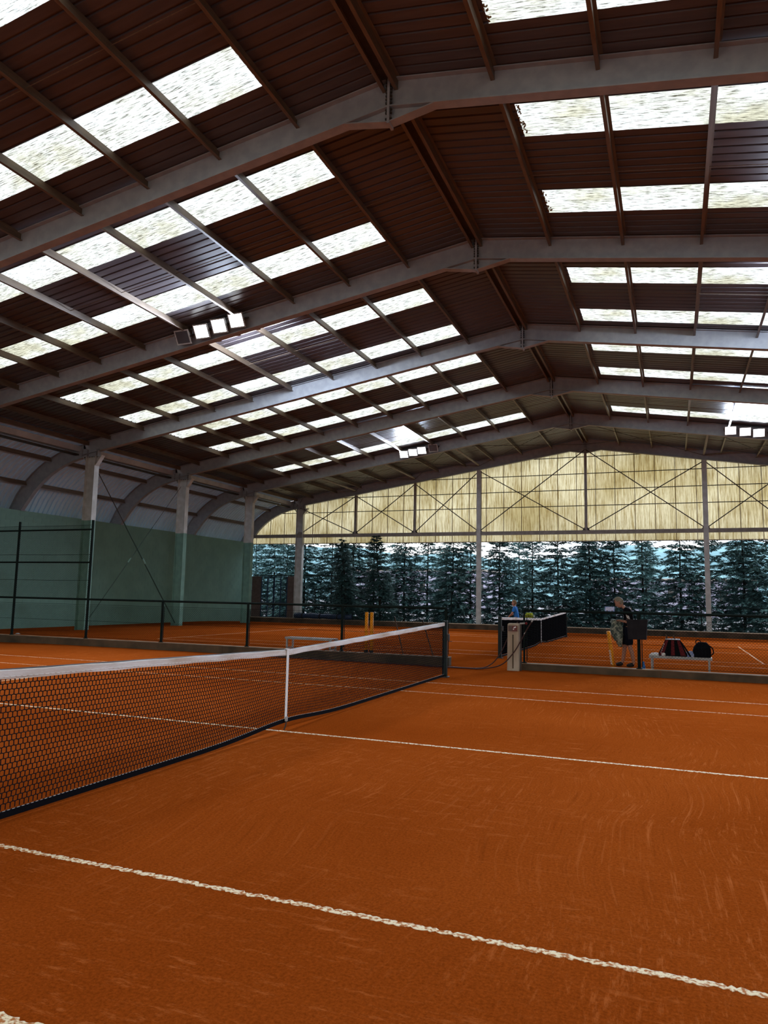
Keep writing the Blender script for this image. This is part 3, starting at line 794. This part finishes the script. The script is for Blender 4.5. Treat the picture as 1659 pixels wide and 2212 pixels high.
ordn = ['first','second','third','fourth','fifth','sixth','seventh','eighth','ninth','tenth','eleventh','twelfth','thirteenth','fourteenth','fifteenth','sixteenth','seventeenth','eighteenth','nineteenth','twentieth','twenty-first','twenty-second']
rt_ = random.Random(5)
for i in range(22):
    x = -28.5+1.83*i+rt_.uniform(-.3,.3); y = 41.6+rt_.uniform(-.8,1.0)
    tree(TM[i%4 if i%5 else 2], (x,y,-.35), rt_.random()*6.28, rt_.uniform(.93,1.10),
         'dark conifer standing in the row outside, '+ordn[i]+' tree of the row from its left end')
for i in range(11):
    x = -37+5.0*i+rt_.uniform(-.8,.8); y = 47.5+rt_.uniform(-1,1.5)
    tree(TM[1 if i%2 else 3], (x,y,-.35), rt_.random()*6.28, rt_.uniform(.9,1.1), 'paler conifer half hidden behind the front row of conifers', 'conifers behind the front row')
TD = tree_meshes(51,6.1,1.2,M['leaf3'],1.1); TE = tree_meshes(57,5.75,1.1,M['leaf3'],1.0)
tree(TD,(-13.75,GY+.85,-.40),0,1,'dark slim conifer close outside the gable, its tip above the sheet edge',lean=.18)
tree(TE,(-16.2,GY+.85,-.40),0,1,'shorter dark slim conifer close outside the gable, left of the taller one',lean=.18)
# ground outside, hill, buildings
struct('ground', MB().box(-220,220,-160,420,-.9,-.42).mesh('ground', M['outer']))
mb = MB(); nxh, nyh = 80, 10
for j in range(nyh+1):
    for i in range(nxh+1):
        x = -420+840*i/nxh; f = j/nyh
        hgt = (30+16*mnoise.noise(Vector((x*.006,3.1,0)))+9*mnoise.noise(Vector((x*.025,7.7,0))))*math.sin(f*math.pi/2)+3.0*mnoise.noise(Vector((x*.08,j*1.3,2)))*f
        mb.v.append((x,300+110*f,-1+max(0,hgt)))
for j in range(nyh):
    for i in range(nxh): a=j*(nxh+1)+i; mb.f.append((a,a+1,a+nxh+2,a+nxh+1))
struct('terrain', mb.mesh('terrain', M['hill'], True), label='wooded hillside far beyond the trees, haze painted into its colour')
def building(x,y,w,d,h,lab,n):
    t = thing('building', lab, 'building', (x,y,-.42))
    part('wall', MB().box(-w/2,w/2,-d/2,d/2,0,h), M['pale_wall'], t)
    part('roof', MB().box(-w/2-.3,w/2+.3,-d/2-.3,d/2+.3,h,h+.35), M['gable_steel'], t)
    for i in range(n):
        xx = lerp(-w/2+1,w/2-1,i/(n-1)); part('window', MB().box(xx-.5,xx+.5,-d/2-.05,-d/2+.05,h*.45,h*.75), M['steel_dark'], t)
building(-38,120,26,14,6.5,'pale lilac building glimpsed between the conifers, left of the middle post',8)
building(4,110,22,12,5.0,'low pale building glimpsed between the conifers on the right',7)

# ------------------------------------------------------------------ things by the fences
# concrete service post with socket box
t = thing('concrete_post','pale square concrete post with a red socket box, at the fence gap','post',(.955,8.58,0))
mb = MB(); w = .13
mb.add([(-w,-.11,-.1),(w,-.11,-.1),(w,.11,-.1),(-w,.11,-.1),(-w+.01,-.10,1.0),(w-.01,-.10,1.0),(w-.01,.10,1.0),(-w+.01,.10,1.0),(-w+.03,-.08,1.025),(w-.03,-.08,1.025),(w-.03,.08,1.025),(-w+.03,.08,1.025)],
       [(0,3,2,1),(0,1,5,4),(1,2,6,5),(2,3,7,6),(3,0,4,7),(4,5,9,8),(5,6,10,9),(6,7,11,10),(7,4,8,11),(8,9,10,11)])
part('shaft', mb, M['pillar'], t)
part('groove', MB().box(-.012,.012,-.113,-.106,.05,.78), M['concrete'], t)
sb = part('socket_box', MB().box(-.10,.095,-.135,-.10,.855,.975), M['socket'], t)
part('lid', MB().box(-.095,-.012,-.142,-.134,.862,.968), M['brown_panel'], sb)
for dx,z in ((.035,.935),(.02,.90),(.06,.945)): part('knob', MB().tube([(dx,-.134,z),(dx,-.152,z)],.014,8), M['white'], sb)
part('side_pipe', MB().tube([(.15,.02,-.05),(.15,.02,1.03)],.016,8), M['steel_dark'], t)
vt = part('valve', MB().tube([(.13,0,1.02),(.24,0,1.03)],.018,8), M['white_metal'], t)
part('valve_knob', MB().lathe([(.005,-.03),(.026,-.015),(.03,0),(.026,.015),(.005,.03)],10,(.27,0,1.03)), M['red'], vt)
# hose
def spline(P, n=8):
    P = [Vector(p) for p in P]; out = []
    for i in range(len(P)-1):
        a,b,c,d = P[max(i-1,0)],P[i],P[i+1],P[min(i+2,len(P)-1)]
        for k in range(n):
            u = k/n; out.append(.5*((2*b)+(c-a)*u+(2*a-5*b+4*c-d)*u*u+(3*b-a-3*c+d)*u**3))
    return out+[P[-1]]
t = thing('garden_hose','dark red rubber hose looped over the concrete post and trailing along the kerb','hose',(0,0,0))
part('loop', MB().tube(spline([(-6.0,8.55,.02),(-3.2,8.42,.02),(-1.0,8.40,.02),(-.55,8.38,.02),(.20,8.36,.025),(.48,8.40,.12),(.68,8.44,.36),(.83,8.56,.72),(.90,8.78,.95),(1.0,8.83,1.05)]),.013,6), M['hose'], t, True)
part('loop', MB().tube(spline([(-1.0,8.30,.02),(-.2,8.28,.02),(.32,8.28,.03),(.73,8.30,.13),(.98,8.34,.38),(1.13,8.42,.64),(1.25,8.52,.90),(1.34,8.60,1.06)]),.014,6), M['hose'], t, True)
part('spray_lance', MB().tube([(1.20,8.47,.80),(1.345,8.62,1.08)],.010,6).tube([(1.335,8.61,1.06),(1.355,8.63,1.10)],.017,6), M['white_metal'], t)

def bench(label, x, y, L, rz, h=.43):
    t = thing('bench', label, 'bench', (x,y,0), rz)
    for i in range(3): part('seat_slat', MB().box(-L/2,L/2,-.17+i*.12,-.17+i*.12+.10,h-.025,h), M['white_metal'], t)
    for s in (-1,1):
        for q in (-1,1): part('leg', MB().box(s*(L/2-.06)-.02,s*(L/2-.06)+.02,q*.15-.02,q*.15+.02,0,h-.025), M['white_metal'], t)
    part('side_rail', MB().box(-L/2,L/2,-.175,-.155,h-.055,h-.025), M['white_metal'], t)
    part('side_rail', MB().box(-L/2,L/2,.155,.175,h-.055,h-.025), M['white_metal'], t)
    part('cross_rail', MB().box(-L/2+.05,-L/2+.07,-.15,.15,.12,.15).box(L/2-.07,L/2-.05,-.15,.15,.12,.15), M['white_metal'], t)
    return t
bench('empty white metal bench behind the left fence', -4.83,10.1,1.45,-.06,.42)
bench('white metal bench behind the right fence, carrying the bags', 4.36,10.2,1.30,-.03,.36)
BZ = .36
# red and black racket bag
def bag(t):
    prof = [(-.29,0),(.29,0),(.30,.05),(.20,.25),(.155,.36),(-.155,.36),(-.20,.25),(-.30,.05)]
    b = MB().prism(prof,'y',-.13,.13); return b
t = thing('racket_bag','dark red and black racket bag standing upright on the right bench','bag',(4.21,10.2,BZ))
part('body', bag(t), M['black_cloth'], t)
for x0,x1,X0,X1 in ((-.29,-.19,-.145,-.09),(-.04,.04,-.03,.03),(.16,.27,.09,.145)):
    part('red_panel', MB().add([(x0,-.137,.02),(x1,-.137,.02),(X1,-.137,.35),(X0,-.137,.35),(x0,-.12,.02),(x1,-.12,.02),(X1,-.12,.35),(X0,-.12,.35)],[(0,1,2,3),(4,7,6,5),(0,4,5,1),(1,5,6,2),(2,6,7,3),(3,7,4,0)]), M['red'], t)
mb = MB()
for i in range(5): mb.box(-.252+.016*i,-.238+.016*i,-.142,-.137,.07+.045*i,.095+.045*i)
part('white_lettering', mb, M['white'], t)
part('rim', MB().box(-.155,.155,-.13,.13,.36,.375), M['white_metal'], t)
for x in (-.11,.05): part('racket_handle', MB().tube([(x,0,.34),(x-.03,.0,.47)],.016,8), M['wood'], t)
part('shoulder_strap', MB().tube(spline([(.15,-.10,.34),(.25,-.16,.20),(.34,-.15,.05),(.36,-.12,.015)]),.018,6), M['black_cloth'], t)
# black backpack
t = thing('backpack','rounded black backpack with a top loop on the right end of the bench','backpack',(4.80,10.18,BZ))
mb = MB(); P = []
for j in range(9):
    v = j/8; z = .33*v; r = (1-(max(0,v-.35)/.65)**2.2*.55)
    for k in range(14):
        a = 6.283*k/14; cx = math.copysign(abs(math.cos(a))**.7,math.cos(a)); cy = math.copysign(abs(math.sin(a))**.7,math.sin(a))
        mb.v.append((.19*r*cx+.02*v, .13*r*cy, z))
for j in range(8):
    for k in range(14): a=j*14+k; b2=j*14+(k+1)%14; mb.f.append((a,b2,b2+14,a+14))
mb.f += [tuple(range(14)),tuple(range(112,126))]
part('body', mb, M['black_cloth'], t, True)
part('grab_loop', MB().tube(spline([(-.10,0,.28),(-.11,0,.35),(-.05,0,.375),(.0,0,.33)]),.011,6), M['black_cloth'], t, True)
part('strap', MB().tube(spline([(.10,-.04,.30),(.22,-.05,.20),(.235,-.05,.10),(.17,-.05,.04)]),.014,6), M['black_cloth'], t, True)
part('front_pocket', MB().cbox((-.02,-.125,.12),(.22,.05,.18)), M['black_cloth'], t)
def crumple(w,d,h,seed,n=9):
    rnd = random.Random(seed); mb = MB()
    for j in range(n+1):
        for i in range(n+1):
            u,v = i/n*2-1,j/n*2-1; e = max(0,1-max(abs(u),abs(v))**3)
            mb.v.append((w/2*u*(1+.15*rnd.uniform(-1,1)), d/2*v*(1+.15*rnd.uniform(-1,1)), h*e*(.55+.45*rnd.random())))
    for j in range(n):
        for i in range(n): a=j*(n+1)+i; mb.f.append((a,a+1,a+n+2,a+n+1))
    b = len(mb.v)
    ring = [i for i in range(n+1)]+[(j+1)*(n+1)-1 for j in range(1,n+1)]+[n*(n+1)+i for i in range(n-1,-1,-1)]+[j*(n+1) for j in range(n-1,0,-1)]
    mb.f.append(tuple(ring))
    return mb
def tag(o,label,cat,group=None):
    o['label']=label; o['category']=cat
    if group: o['group']=group
    return o
tag(link('towel', crumple(.26,.24,.14,3).mesh('towel',M['lilac'],True),None,(4.56,10.2,BZ)),'blue and white crumpled towel between the two bags on the bench','towel')
tag(link('paper_wrap', crumple(.22,.2,.07,5).mesh('paper_wrap',M['white'],True),None,(3.83,10.2,BZ)),'crumpled white cloth on the left end of the right bench','cloth')
tag(link('drink_cup', MB().lathe([(.035,0),(.045,.02),(.045,.05),(.028,.065),(.01,.07)],12).mesh('drink_cup',M['white'],True),None,(4.01,10.06,BZ)),'small white rounded tub on the bench in front of the racket bag','tub')
# bin hung on the fence post
t = thing('litter_bin','square black litter bin hanging on the second post of the right fence','bin',(3.53,8.70,.77))
mb = MB(); a=.18; b=.205
mb.add([(-a,-.10,0),(a,-.10,0),(a,.10,0),(-a,.10,0),(-b,-.115,.40),(b,-.115,.40),(b,.115,.40),(-b,.115,.40),(-b+.02,-.10,.40),(b-.02,-.10,.40),(b-.02,.10,.40),(-b+.02,.10,.40),(-a+.02,-.085,.03),(a-.02,-.085,.03),(a-.02,.085,.03),(-a+.02,.085,.03)],
  [(0,3,2,1),(0,1,5,4),(1,2,6,5),(2,3,7,6),(3,0,4,7),(4,5,9,8),(5,6,10,9),(6,7,11,10),(7,4,8,11),(8,9,13,12),(9,10,14,13),(10,11,15,14),(11,8,12,15),(12,13,14,15)])
part('body', mb, M['bin'], t)
part('bracket', MB().box(-.05,.05,.115,.14,.10,.14).box(-.05,.05,.115,.14,.28,.32), M['steel_dark'], t)
part('rim', MB().box(-.215,.215,-.125,-.112,.38,.41).box(-.215,.215,.112,.125,.38,.41).box(-.215,-.202,-.112,.112,.38,.41).box(.202,.215,-.112,.112,.38,.41), M['bin'], t)
# small sign on the right rail
t = thing('rail_sign','small pale blue sign plate standing on the top rail of the right fence','sign',(2.97,8.85,1.335))
part('plate', MB().box(-.10,.10,-.006,.006,0,.10), M['sign'], t)
mb = MB()
for j in range(3):
    x = -.08
    while x < .07:
        w = random.uniform(.01,.03); mb.box(x,x+w,-.009,-.006,.02+.025*j,.032+.025*j); x += w+.008
part('print', mb, M['white'], t)
part('clip', MB().box(-.06,-.04,-.012,.012,-.03,.02).box(.04,.06,-.012,.012,-.03,.02), M['steel_dark'], t)
# ball pick-up tubes
def ball_tube(label, base, top, letters):
    t = thing('ball_pickup_tube', label, 'ball tube', base)
    d = Vector(top)-Vector(base); t.rotation_mode='QUATERNION'; t.rotation_quaternion = d.to_track_quat('Z','Y'); L = d.length
    part('tube', MB().tube([(0,0,.04),(0,0,L)],.042,12), M['yellow'], t, True)
    part('foot_ring', MB().tube([(0,0,0),(0,0,.06)],.046,12), M['black'], t)
    if letters:
        mb = MB()
        for i in range(6):
            z = L*.22+.055*i
            mb.box(-.025,.02,-.047,-.040,z,z+.012).box(-.025,-.013,-.047,-.040,z,z+.036).box(-.025,.02,-.047,-.040,z+.024,z+.036)
        part('white_lettering', mb, M['white'], t)
ball_tube('yellow ball pick-up tube with white lettering, left of the upright pair behind the net',(-2.72,8.905,.20),(-2.72,8.905,1.17),True)
ball_tube('plain yellow ball pick-up tube, right of the upright pair behind the net',(-2.58,8.905,.20),(-2.585,8.905,1.17),False)
ball_tube('yellow ball pick-up tube leaning beside the man, white lettering low down',(3.02,9.20,.0),(2.92,9.05,.90),True)
t = thing('bottle','blue plastic bottle standing on the ground behind the bin post','bottle',(3.62,9.25,0))
part('body', MB().lathe([(.03,0),(.036,.02),(.036,.18),(.02,.23),(.016,.25)],12), M['blue'], t, True)
part('cap', MB().lathe([(.018,.25),(.018,.275)],10), M['blue'], t)
for i,(a,b,lab) in enumerate((((-1.80,9.15,.2),(-2.03,9.0,1.08),'dark thin pole leaning on the left fence, nearer the yellow tubes'),((-1.05,9.2,.2),(-1.32,9.0,1.02),'dark thin pole leaning on the left fence, nearer the net post'))):
    t = thing('broom_pole',lab,'pole',a); d = Vector(b)-Vector(a)
    part('shaft', MB().tube([(0,0,-.2),d],.014,6), M['wood'], t); part('grip', MB().tube([d*.93,d],.018,6), M['black'], t)
tag(link('litter_scrap', crumple(.16,.12,.05,9,5).mesh('litter_scrap',M['white'],True),None,(-18.6,13.0,drop(-18.6,13.0)+.001)),'small white scrap lying on the clay by the green wall','litter')
# ball basket behind the far net
t = thing('ball_basket','low basket of yellow tennis balls behind the middle of the far net','basket',(-.55,18.6,0))
mb = MB()
for k in range(4):
    a = math.pi/4+k*math.pi/2; mb.tube([(.25*math.cos(a),.25*math.sin(a),0),(.25*math.cos(a),.25*math.sin(a),1.0)],.012,6)
for z in (.72,.86,.99): mb.tube([(.25*math.cos(math.pi/4+k*math.pi/2),.25*math.sin(math.pi/4+k*math.pi/2),z) for k in range(5)],.009,5)
part('frame', mb, M['steel_dark'], t)
part('tray', MB().box(-.18,.18,-.18,.18,.70,.72), M['steel_dark'], t)
bm_ = bmesh.new(); bmesh.ops.create_icosphere(bm_, subdivisions=2, radius=.034); me = bpy.data.meshes.new('tennis_ball'); bm_.to_mesh(me); bm_.free(); me.materials.append(M['ball'])
me.polygons.foreach_set('use_smooth',[True]*len(me.polygons))
q = 0
for L_,(n,rz_) in enumerate(((4,.754),(4,.815),(4,.876),(4,.937),(4,.998),(3,1.056))):
    for i in range(n):
        for j in range(n):
            if q < 90:
                o = link('tennis_ball', me, None, (-.55+(i-(n-1)/2)*.075+.012*(L_%2),18.6+(j-(n-1)/2)*.075+.012*(L_%2),rz_))
                tag(o,'yellow tennis ball heaped in the basket behind the far net','ball','tennis balls in the basket'); q += 1

# ------------------------------------------------------------------ people
def skin_mesh(name, chains, material, levels=2):
    """chains: lists of (point, radius); points that coincide are shared"""
    verts=[]; rad=[]; idx={}; edges=[]
    def vid(p,r):
        k=tuple(round(c,4) for c in p)
        if k not in idx: idx[k]=len(verts); verts.append(p); rad.append(r)
        return idx[k]
    for ch in chains:
        ids=[vid(p,r) for p,r in ch]
        edges += [(a,b) for a,b in zip(ids[:-1],ids[1:]) if a!=b]
    me=bpy.data.meshes.new(name); me.from_pydata(verts,edges,[]); me.update()
    o=bpy.data.objects.new(name,me); COL.objects.link(o)
    sk=o.modifiers.new('s','SKIN'); sk.use_smooth_shade=True
    for i,d in enumerate(me.skin_vertices[0].data):
        r=rad[i]; d.radius=r if isinstance(r,tuple) else (r,r); d.use_root=(i==0)
    ss=o.modifiers.new('u','SUBSURF'); ss.levels=levels; ss.render_levels=levels
    dg=bpy.context.evaluated_depsgraph_get(); m2=bpy.data.meshes.new_from_object(o.evaluated_get(dg)); bpy.data.objects.remove(o)
    m2.name=name; m2.materials.clear(); m2.materials.append(material)
    m2.polygons.foreach_set('use_smooth',[True]*len(m2.polygons)); return m2
def hand(w, d, up_, side):
    """five finger chains from a wrist point: d along the hand, up_ towards the back of the hand, side to the thumb"""
    w=Vector(w); d=Vector(d).normalized(); up_=Vector(up_).normalized(); s=d.cross(up_).normalized()*side
    palm=w+d*.055; ch=[[(tuple(w),.024),(tuple(palm),(.034,.020))]]
    for i,(o_,l) in enumerate(((.026,.062),(.009,.072),(-.009,.068),(-.025,.052))):
        k=palm+d*.030+s*o_; a=k+d*l*.5-up_*.012; b=a+d*l*.28-up_*l*.42
        ch.append([(tuple(palm),(.034,.020)),(tuple(k),.0105),(tuple(a),.0095),(tuple(b),.008)])
    k=w+d*.03+s*.034; a=k+d*.03+s*.018-up_*.012; ch.append([(tuple(w),.024),(tuple(k),.012),(tuple(a),.010),(tuple(a+d*.026-up_*.014),.009)])
    return ch
def make_person(label, loc, rz, J, S, mats, kind):
    t = thing('person', label, 'person', loc, rz)
    R = lambda k: tuple(Vector(J[k])*S)
    r = lambda v: v*S if not isinstance(v,tuple) else tuple(a*S for a in v)
    P = lambda *ks: [(R(k),r(w)) for k,w in ks]
    body=[P(('pel',(.13,.10)),('bel',(.125,.10)),('che',(.15,.105)),('upc',(.13,.09)),('nek',.054),('hd0',.050))]
    for s in ('N','F'):
        body += [P(('upc',(.13,.09)),('sh'+s,.062),('el'+s,.042),('wr'+s,.027)),
                 P(('pel',(.13,.10)),('hp'+s,.088),('kn'+s,.056),('cf'+s,.052),('an'+s,.034),('ft'+s,.036),('to'+s,.026)),
                 ]
        ww=Vector(R('wr'+s)); d=(ww-Vector(R('el'+s))).normalized(); d=(d+Vector((-.1,0,-.35))).normalized()
        ch=hand((0,0,0),d,(d.cross(Vector((0,1,0)))*-1) if abs(d.y)<.9 else (0,0,1), 1 if s=='N' else -1)
        body += [[(tuple(ww+Vector(p)*S),r(q)) for p,q in c] for c in ch]
    bmesh_ = skin_mesh('body', body, M['skin'])
    hc_ = Vector(R('hd1')); hq = Euler((0,-J['tilt'],0)).to_matrix()
    def head_pt(u, v, k=1.0):
        # u: angle round the head (0 = face, towards -x), v: 0 chin .. 1 crown
        th = math.pi*(1-v); ring = math.sin(th)**.85; z = -math.cos(th)*-1
        z = math.cos(th)
        x = -math.cos(u)*ring*.098; y = math.sin(u)*ring*.077; z = z*.122
        low = max(0,-z/.122)
        if math.cos(u) < 0: x *= 1-.30*low*low; 
        y *= 1-.30*low**1.5
        x += -.012*low
        f = max(0,math.cos(u))**14
        if -.05 < z < .03: x -= .022*f*(1-abs((z+.018)/.045)) if abs(z+.018)<.045 else 0
        x += .006*f*math.exp(-((z-.02)/.015)**2)
        return Vector((x*k,y*k,z*k))*S
    hb = MB(); nu,nv = 28,18
    for j in range(nv+1):
        for i in range(nu): hb.v.append(tuple(hc_+hq@head_pt(6.2832*i/nu, j/nv)))
    for j in range(nv):
        for i in range(nu): a_=j*nu+i; b_=j*nu+(i+1)%nu; hb.f.append((a_,b_,b_+nu,a_+nu))
    for sy in (-1,1):     # ears
        e = hc_+hq@(Vector((.008,sy*.076,-.005))*S)
        nb_ = len(hb.v)
        for i in range(8):
            a_ = 6.2832*i/8; hb.v += [tuple(e+hq@(Vector((.020*math.cos(a_),0,.032*math.sin(a_)))*S)),tuple(e+hq@(Vector((.006+.022*math.cos(a_),sy*.014,.034*math.sin(a_)))*S))]
        for i in range(8): a_=nb_+2*i; b_=nb_+2*((i+1)%8); hb.f.append((a_,b_,b_+1,a_+1))
        hb.f.append(tuple(nb_+2*i+1 for i in range(8)))
    b2_ = bmesh.new(); b2_.from_mesh(bmesh_); hm = hb.mesh('head', M['skin'], True); b2_.from_mesh(hm); b2_.to_mesh(bmesh_); b2_.free()
    bmesh_.polygons.foreach_set('use_smooth',[True]*len(bmesh_.polygons))
    part_o = link('body', bmesh_, t)
    sh=[P(('pel',(.150,.118)),('bel',(.145,.118)),('che',(.168,.122)),('upc',(.146,.105)),('nek',.064))]
    for s in ('N','F'):
        e=Vector(R('sh'+s)).lerp(Vector(R('el'+s)),.8)
        sh += [P(('upc',(.146,.105)),('sh'+s,.080))+[(tuple(e),r(.068))]]
    so = link('shirt', skin_mesh('shirt', sh, mats['shirt']), t)
    st=[P(('pel',(.158,.125)),('bel',(.14,.112)))]
    for s in ('N','F'):
        e=Vector(R('hp'+s)).lerp(Vector(R('kn'+s)),.92)
        st += [P(('pel',(.158,.125)),('hp'+s,.112))+[(tuple(e),r(.098))]]
    link('shorts', skin_mesh('shorts', st, mats['shorts']), t)
    for s in ('N','F'):
        a=Vector(R('an'+s)); f=Vector(R('ft'+s)); to=Vector(R('to'+s)); hl=Vector(R('ft'+s))+(a-to)*Vector((.35,0,0))
        link('shoe', skin_mesh('shoe', [[(tuple(a+Vector((0,0,.01))),r(.043)),(tuple(f),r(.050)),(tuple(to+Vector((-.02*S,0,.006))),r(.036))],[(tuple(f),r(.050)),(tuple(Vector((hl.x,f.y,f.z))),r(.042))]], mats['shoe']), t)
    hr = MB(); rnd = random.Random(3); keep = {}
    for j in range(nv+1):
        for i in range(nu):
            u = 6.2832*i/nu; v = j/nv; c_ = math.cos(u)
            lim = .74 if c_ > .55 else (.60 if c_ > .05 else .30)
            k = 1.10+.05*rnd.random()+(.05 if c_>.3 and v<.85 else 0)
            keep[i,j] = v >= lim; hr.v.append(tuple(hc_+hq@(head_pt(u,v)*k+Vector((.004,0,.006))*S)))
    for j in range(nv):
        for i in range(nu):
            q = [(i,j),((i+1)%nu,j),((i+1)%nu,j+1),(i,j+1)]
            if sum(keep[p] for p in q) >= 3: hr.f.append(tuple(b_*nu+a_ for a_,b_ in q))
    link('hair', hr.mesh('hair', mats['hair'], True), t)
    for sy in (-1,1):
        e = hc_+hq@(Vector((-.083,sy*.032,.012))*S)
        part('eye', MB().lathe([(.001,-.009),(.007,-.005),(.009,0),(.007,.005),(.001,.009)],8,tuple(e)), M['black'], t)
    part('mouth', MB().cbox(tuple(hc_+hq@(Vector((-.088,0,-.068))*S)),(.010*S,.036*S,.007*S),(0,-J['tilt'],0)), M['red'], t)
    return t
J = dict(pel=(.02,0,.86),bel=(.03,0,1.0),che=(.05,0,1.16),upc=(.035,0,1.31),nek=(-.045,0,1.40),hd0=(-.10,0,1.455),hd1=(-.165,0,1.525),tilt=.62,
  earN=(-.125,-.085,1.525),earF=(-.125,.085,1.525),
  shN=(.035,-.18,1.335),elN=(.06,-.225,1.06),wrN=(-.155,-.10,1.105),shF=(.03,.18,1.335),elF=(.04,.225,1.06),wrF=(-.165,.09,1.095),
  hpN=(.03,-.095,.79),knN=(.07,-.105,.47),cfN=(.115,-.105,.33),anN=(.15,-.105,.10),ftN=(.11,-.105,.05),toN=(.0,-.11,.035),
  hpF=(.0,.095,.79),knF=(-.06,.10,.47),cfF=(-.075,.10,.33),anF=(-.115,.10,.10),ftF=(-.15,.10,.05),toF=(-.255,.10,.035))
man = make_person('man in black shirt and shorts, head bowed, holding a jacket behind the right fence',(3.19,10.98,0),0,J,1.0,dict(shirt=M['black_cloth'],shorts=M['navy_cloth'],shoe=M['black'],hair=M['grey_hair']),'man')
mb = MB()
for i in range(3): mb.cbox((.02+.026*i,-.262,1.20-.012*i),(.011,.012,.085),(0,-.30,0))
part('sleeve_stripe', mb, M['white'], man)
t = thing('jacket','crumpled grey-green mottled jacket hanging from the hands of the man','jacket',(2.955,10.98,0))
mb = MB(); n=16; rnd=random.Random(4)
for j in range(n+1):
    v=j/n; z=1.11-.64*v
    cx=-.03+.12*v; wv=(.125 if v<.35 else .125-.13*(v-.35))*(.75+.25*math.sin(min(1,v*4)*1.57))
    for k in range(n):
        a=6.283*k/n; rr=1+.22*math.sin(3*a+5*v)+.18*rnd.uniform(-1,1)*(1 if v<.5 else .6)
        mb.v.append((cx+wv*rr*math.cos(a), .085*(1-.4*v)*rr*math.sin(a), z+.02*rnd.uniform(-1,1)))
for j in range(n):
    for k in range(n): a=j*n+k; b2=j*n+(k+1)%n; mb.f.append((a,b2,b2+n,a+n))
mb.f += [tuple(range(n)),tuple(range(n*n,n*n+n))]
part('cloth', mb, M['camo'], t, True)
part('sleeve', MB().tube(spline([(-.06,-.04,1.0),(-.10,-.05,.86),(-.05,-.05,.72),(.0,-.05,.62)]),[.045]*24+[.035],8), M['camo'], t, True)
JB = dict(J); 
JB.update(pel=(.05,0,.86),bel=(.03,0,1.0),che=(.0,0,1.16),upc=(-.02,0,1.31),nek=(-.05,0,1.42),hd0=(-.055,0,1.48),hd1=(-.075,0,1.56),tilt=.12,earN=(-.06,-.085,1.55),earF=(-.06,.085,1.55),
  shN=(-.02,-.17,1.335),elN=(-.12,-.21,1.12),wrN=(-.27,-.15,.98),shF=(-.02,.17,1.335),elF=(-.11,.2,1.10),wrF=(-.28,.12,1.0))
boy = make_person('boy in bright blue shirt holding a red racket behind the far net',(-1.50,21.0,0),0,JB,.90,dict(shirt=M['blue_cloth'],shorts=M['navy_cloth'],shoe=M['black'],hair=M['brown_hair']),'boy')
t = thing('racket','red tennis racket held low in front by the boy','racket',(-1.80,20.9,.86))
part('handle', MB().tube([(0,0,0),(-.06,0,-.20)],.016,8), M['black'], t)
part('throat', MB().tube([(-.06,0,-.20),(-.045,.07,-.33)],.010,6).tube([(-.06,0,-.20),(-.12,-.07,-.33)],.010,6), M['red'], t)
c0=Vector((-.125,0,-.44)); mb=MB(); mb.tube([c0+Vector((.05*math.cos(a),.115*math.sin(a)*.9,.15*math.cos(a)*1.0+.0)) for a in [6.283*i/20 for i in range(21)]],.011,6,caps=False)
part('head', mb, M['red'], t)
st=MB()
for i in range(-4,5):
    y=i*.022; hh=.13*math.sqrt(max(0,1-(y/.105)**2)); st.tube([c0+Vector((-hh/3,y,-hh)),c0+Vector((hh/3,y,hh))],.0015,3)
part('strings', st, M['white'], t, kind='stuff')
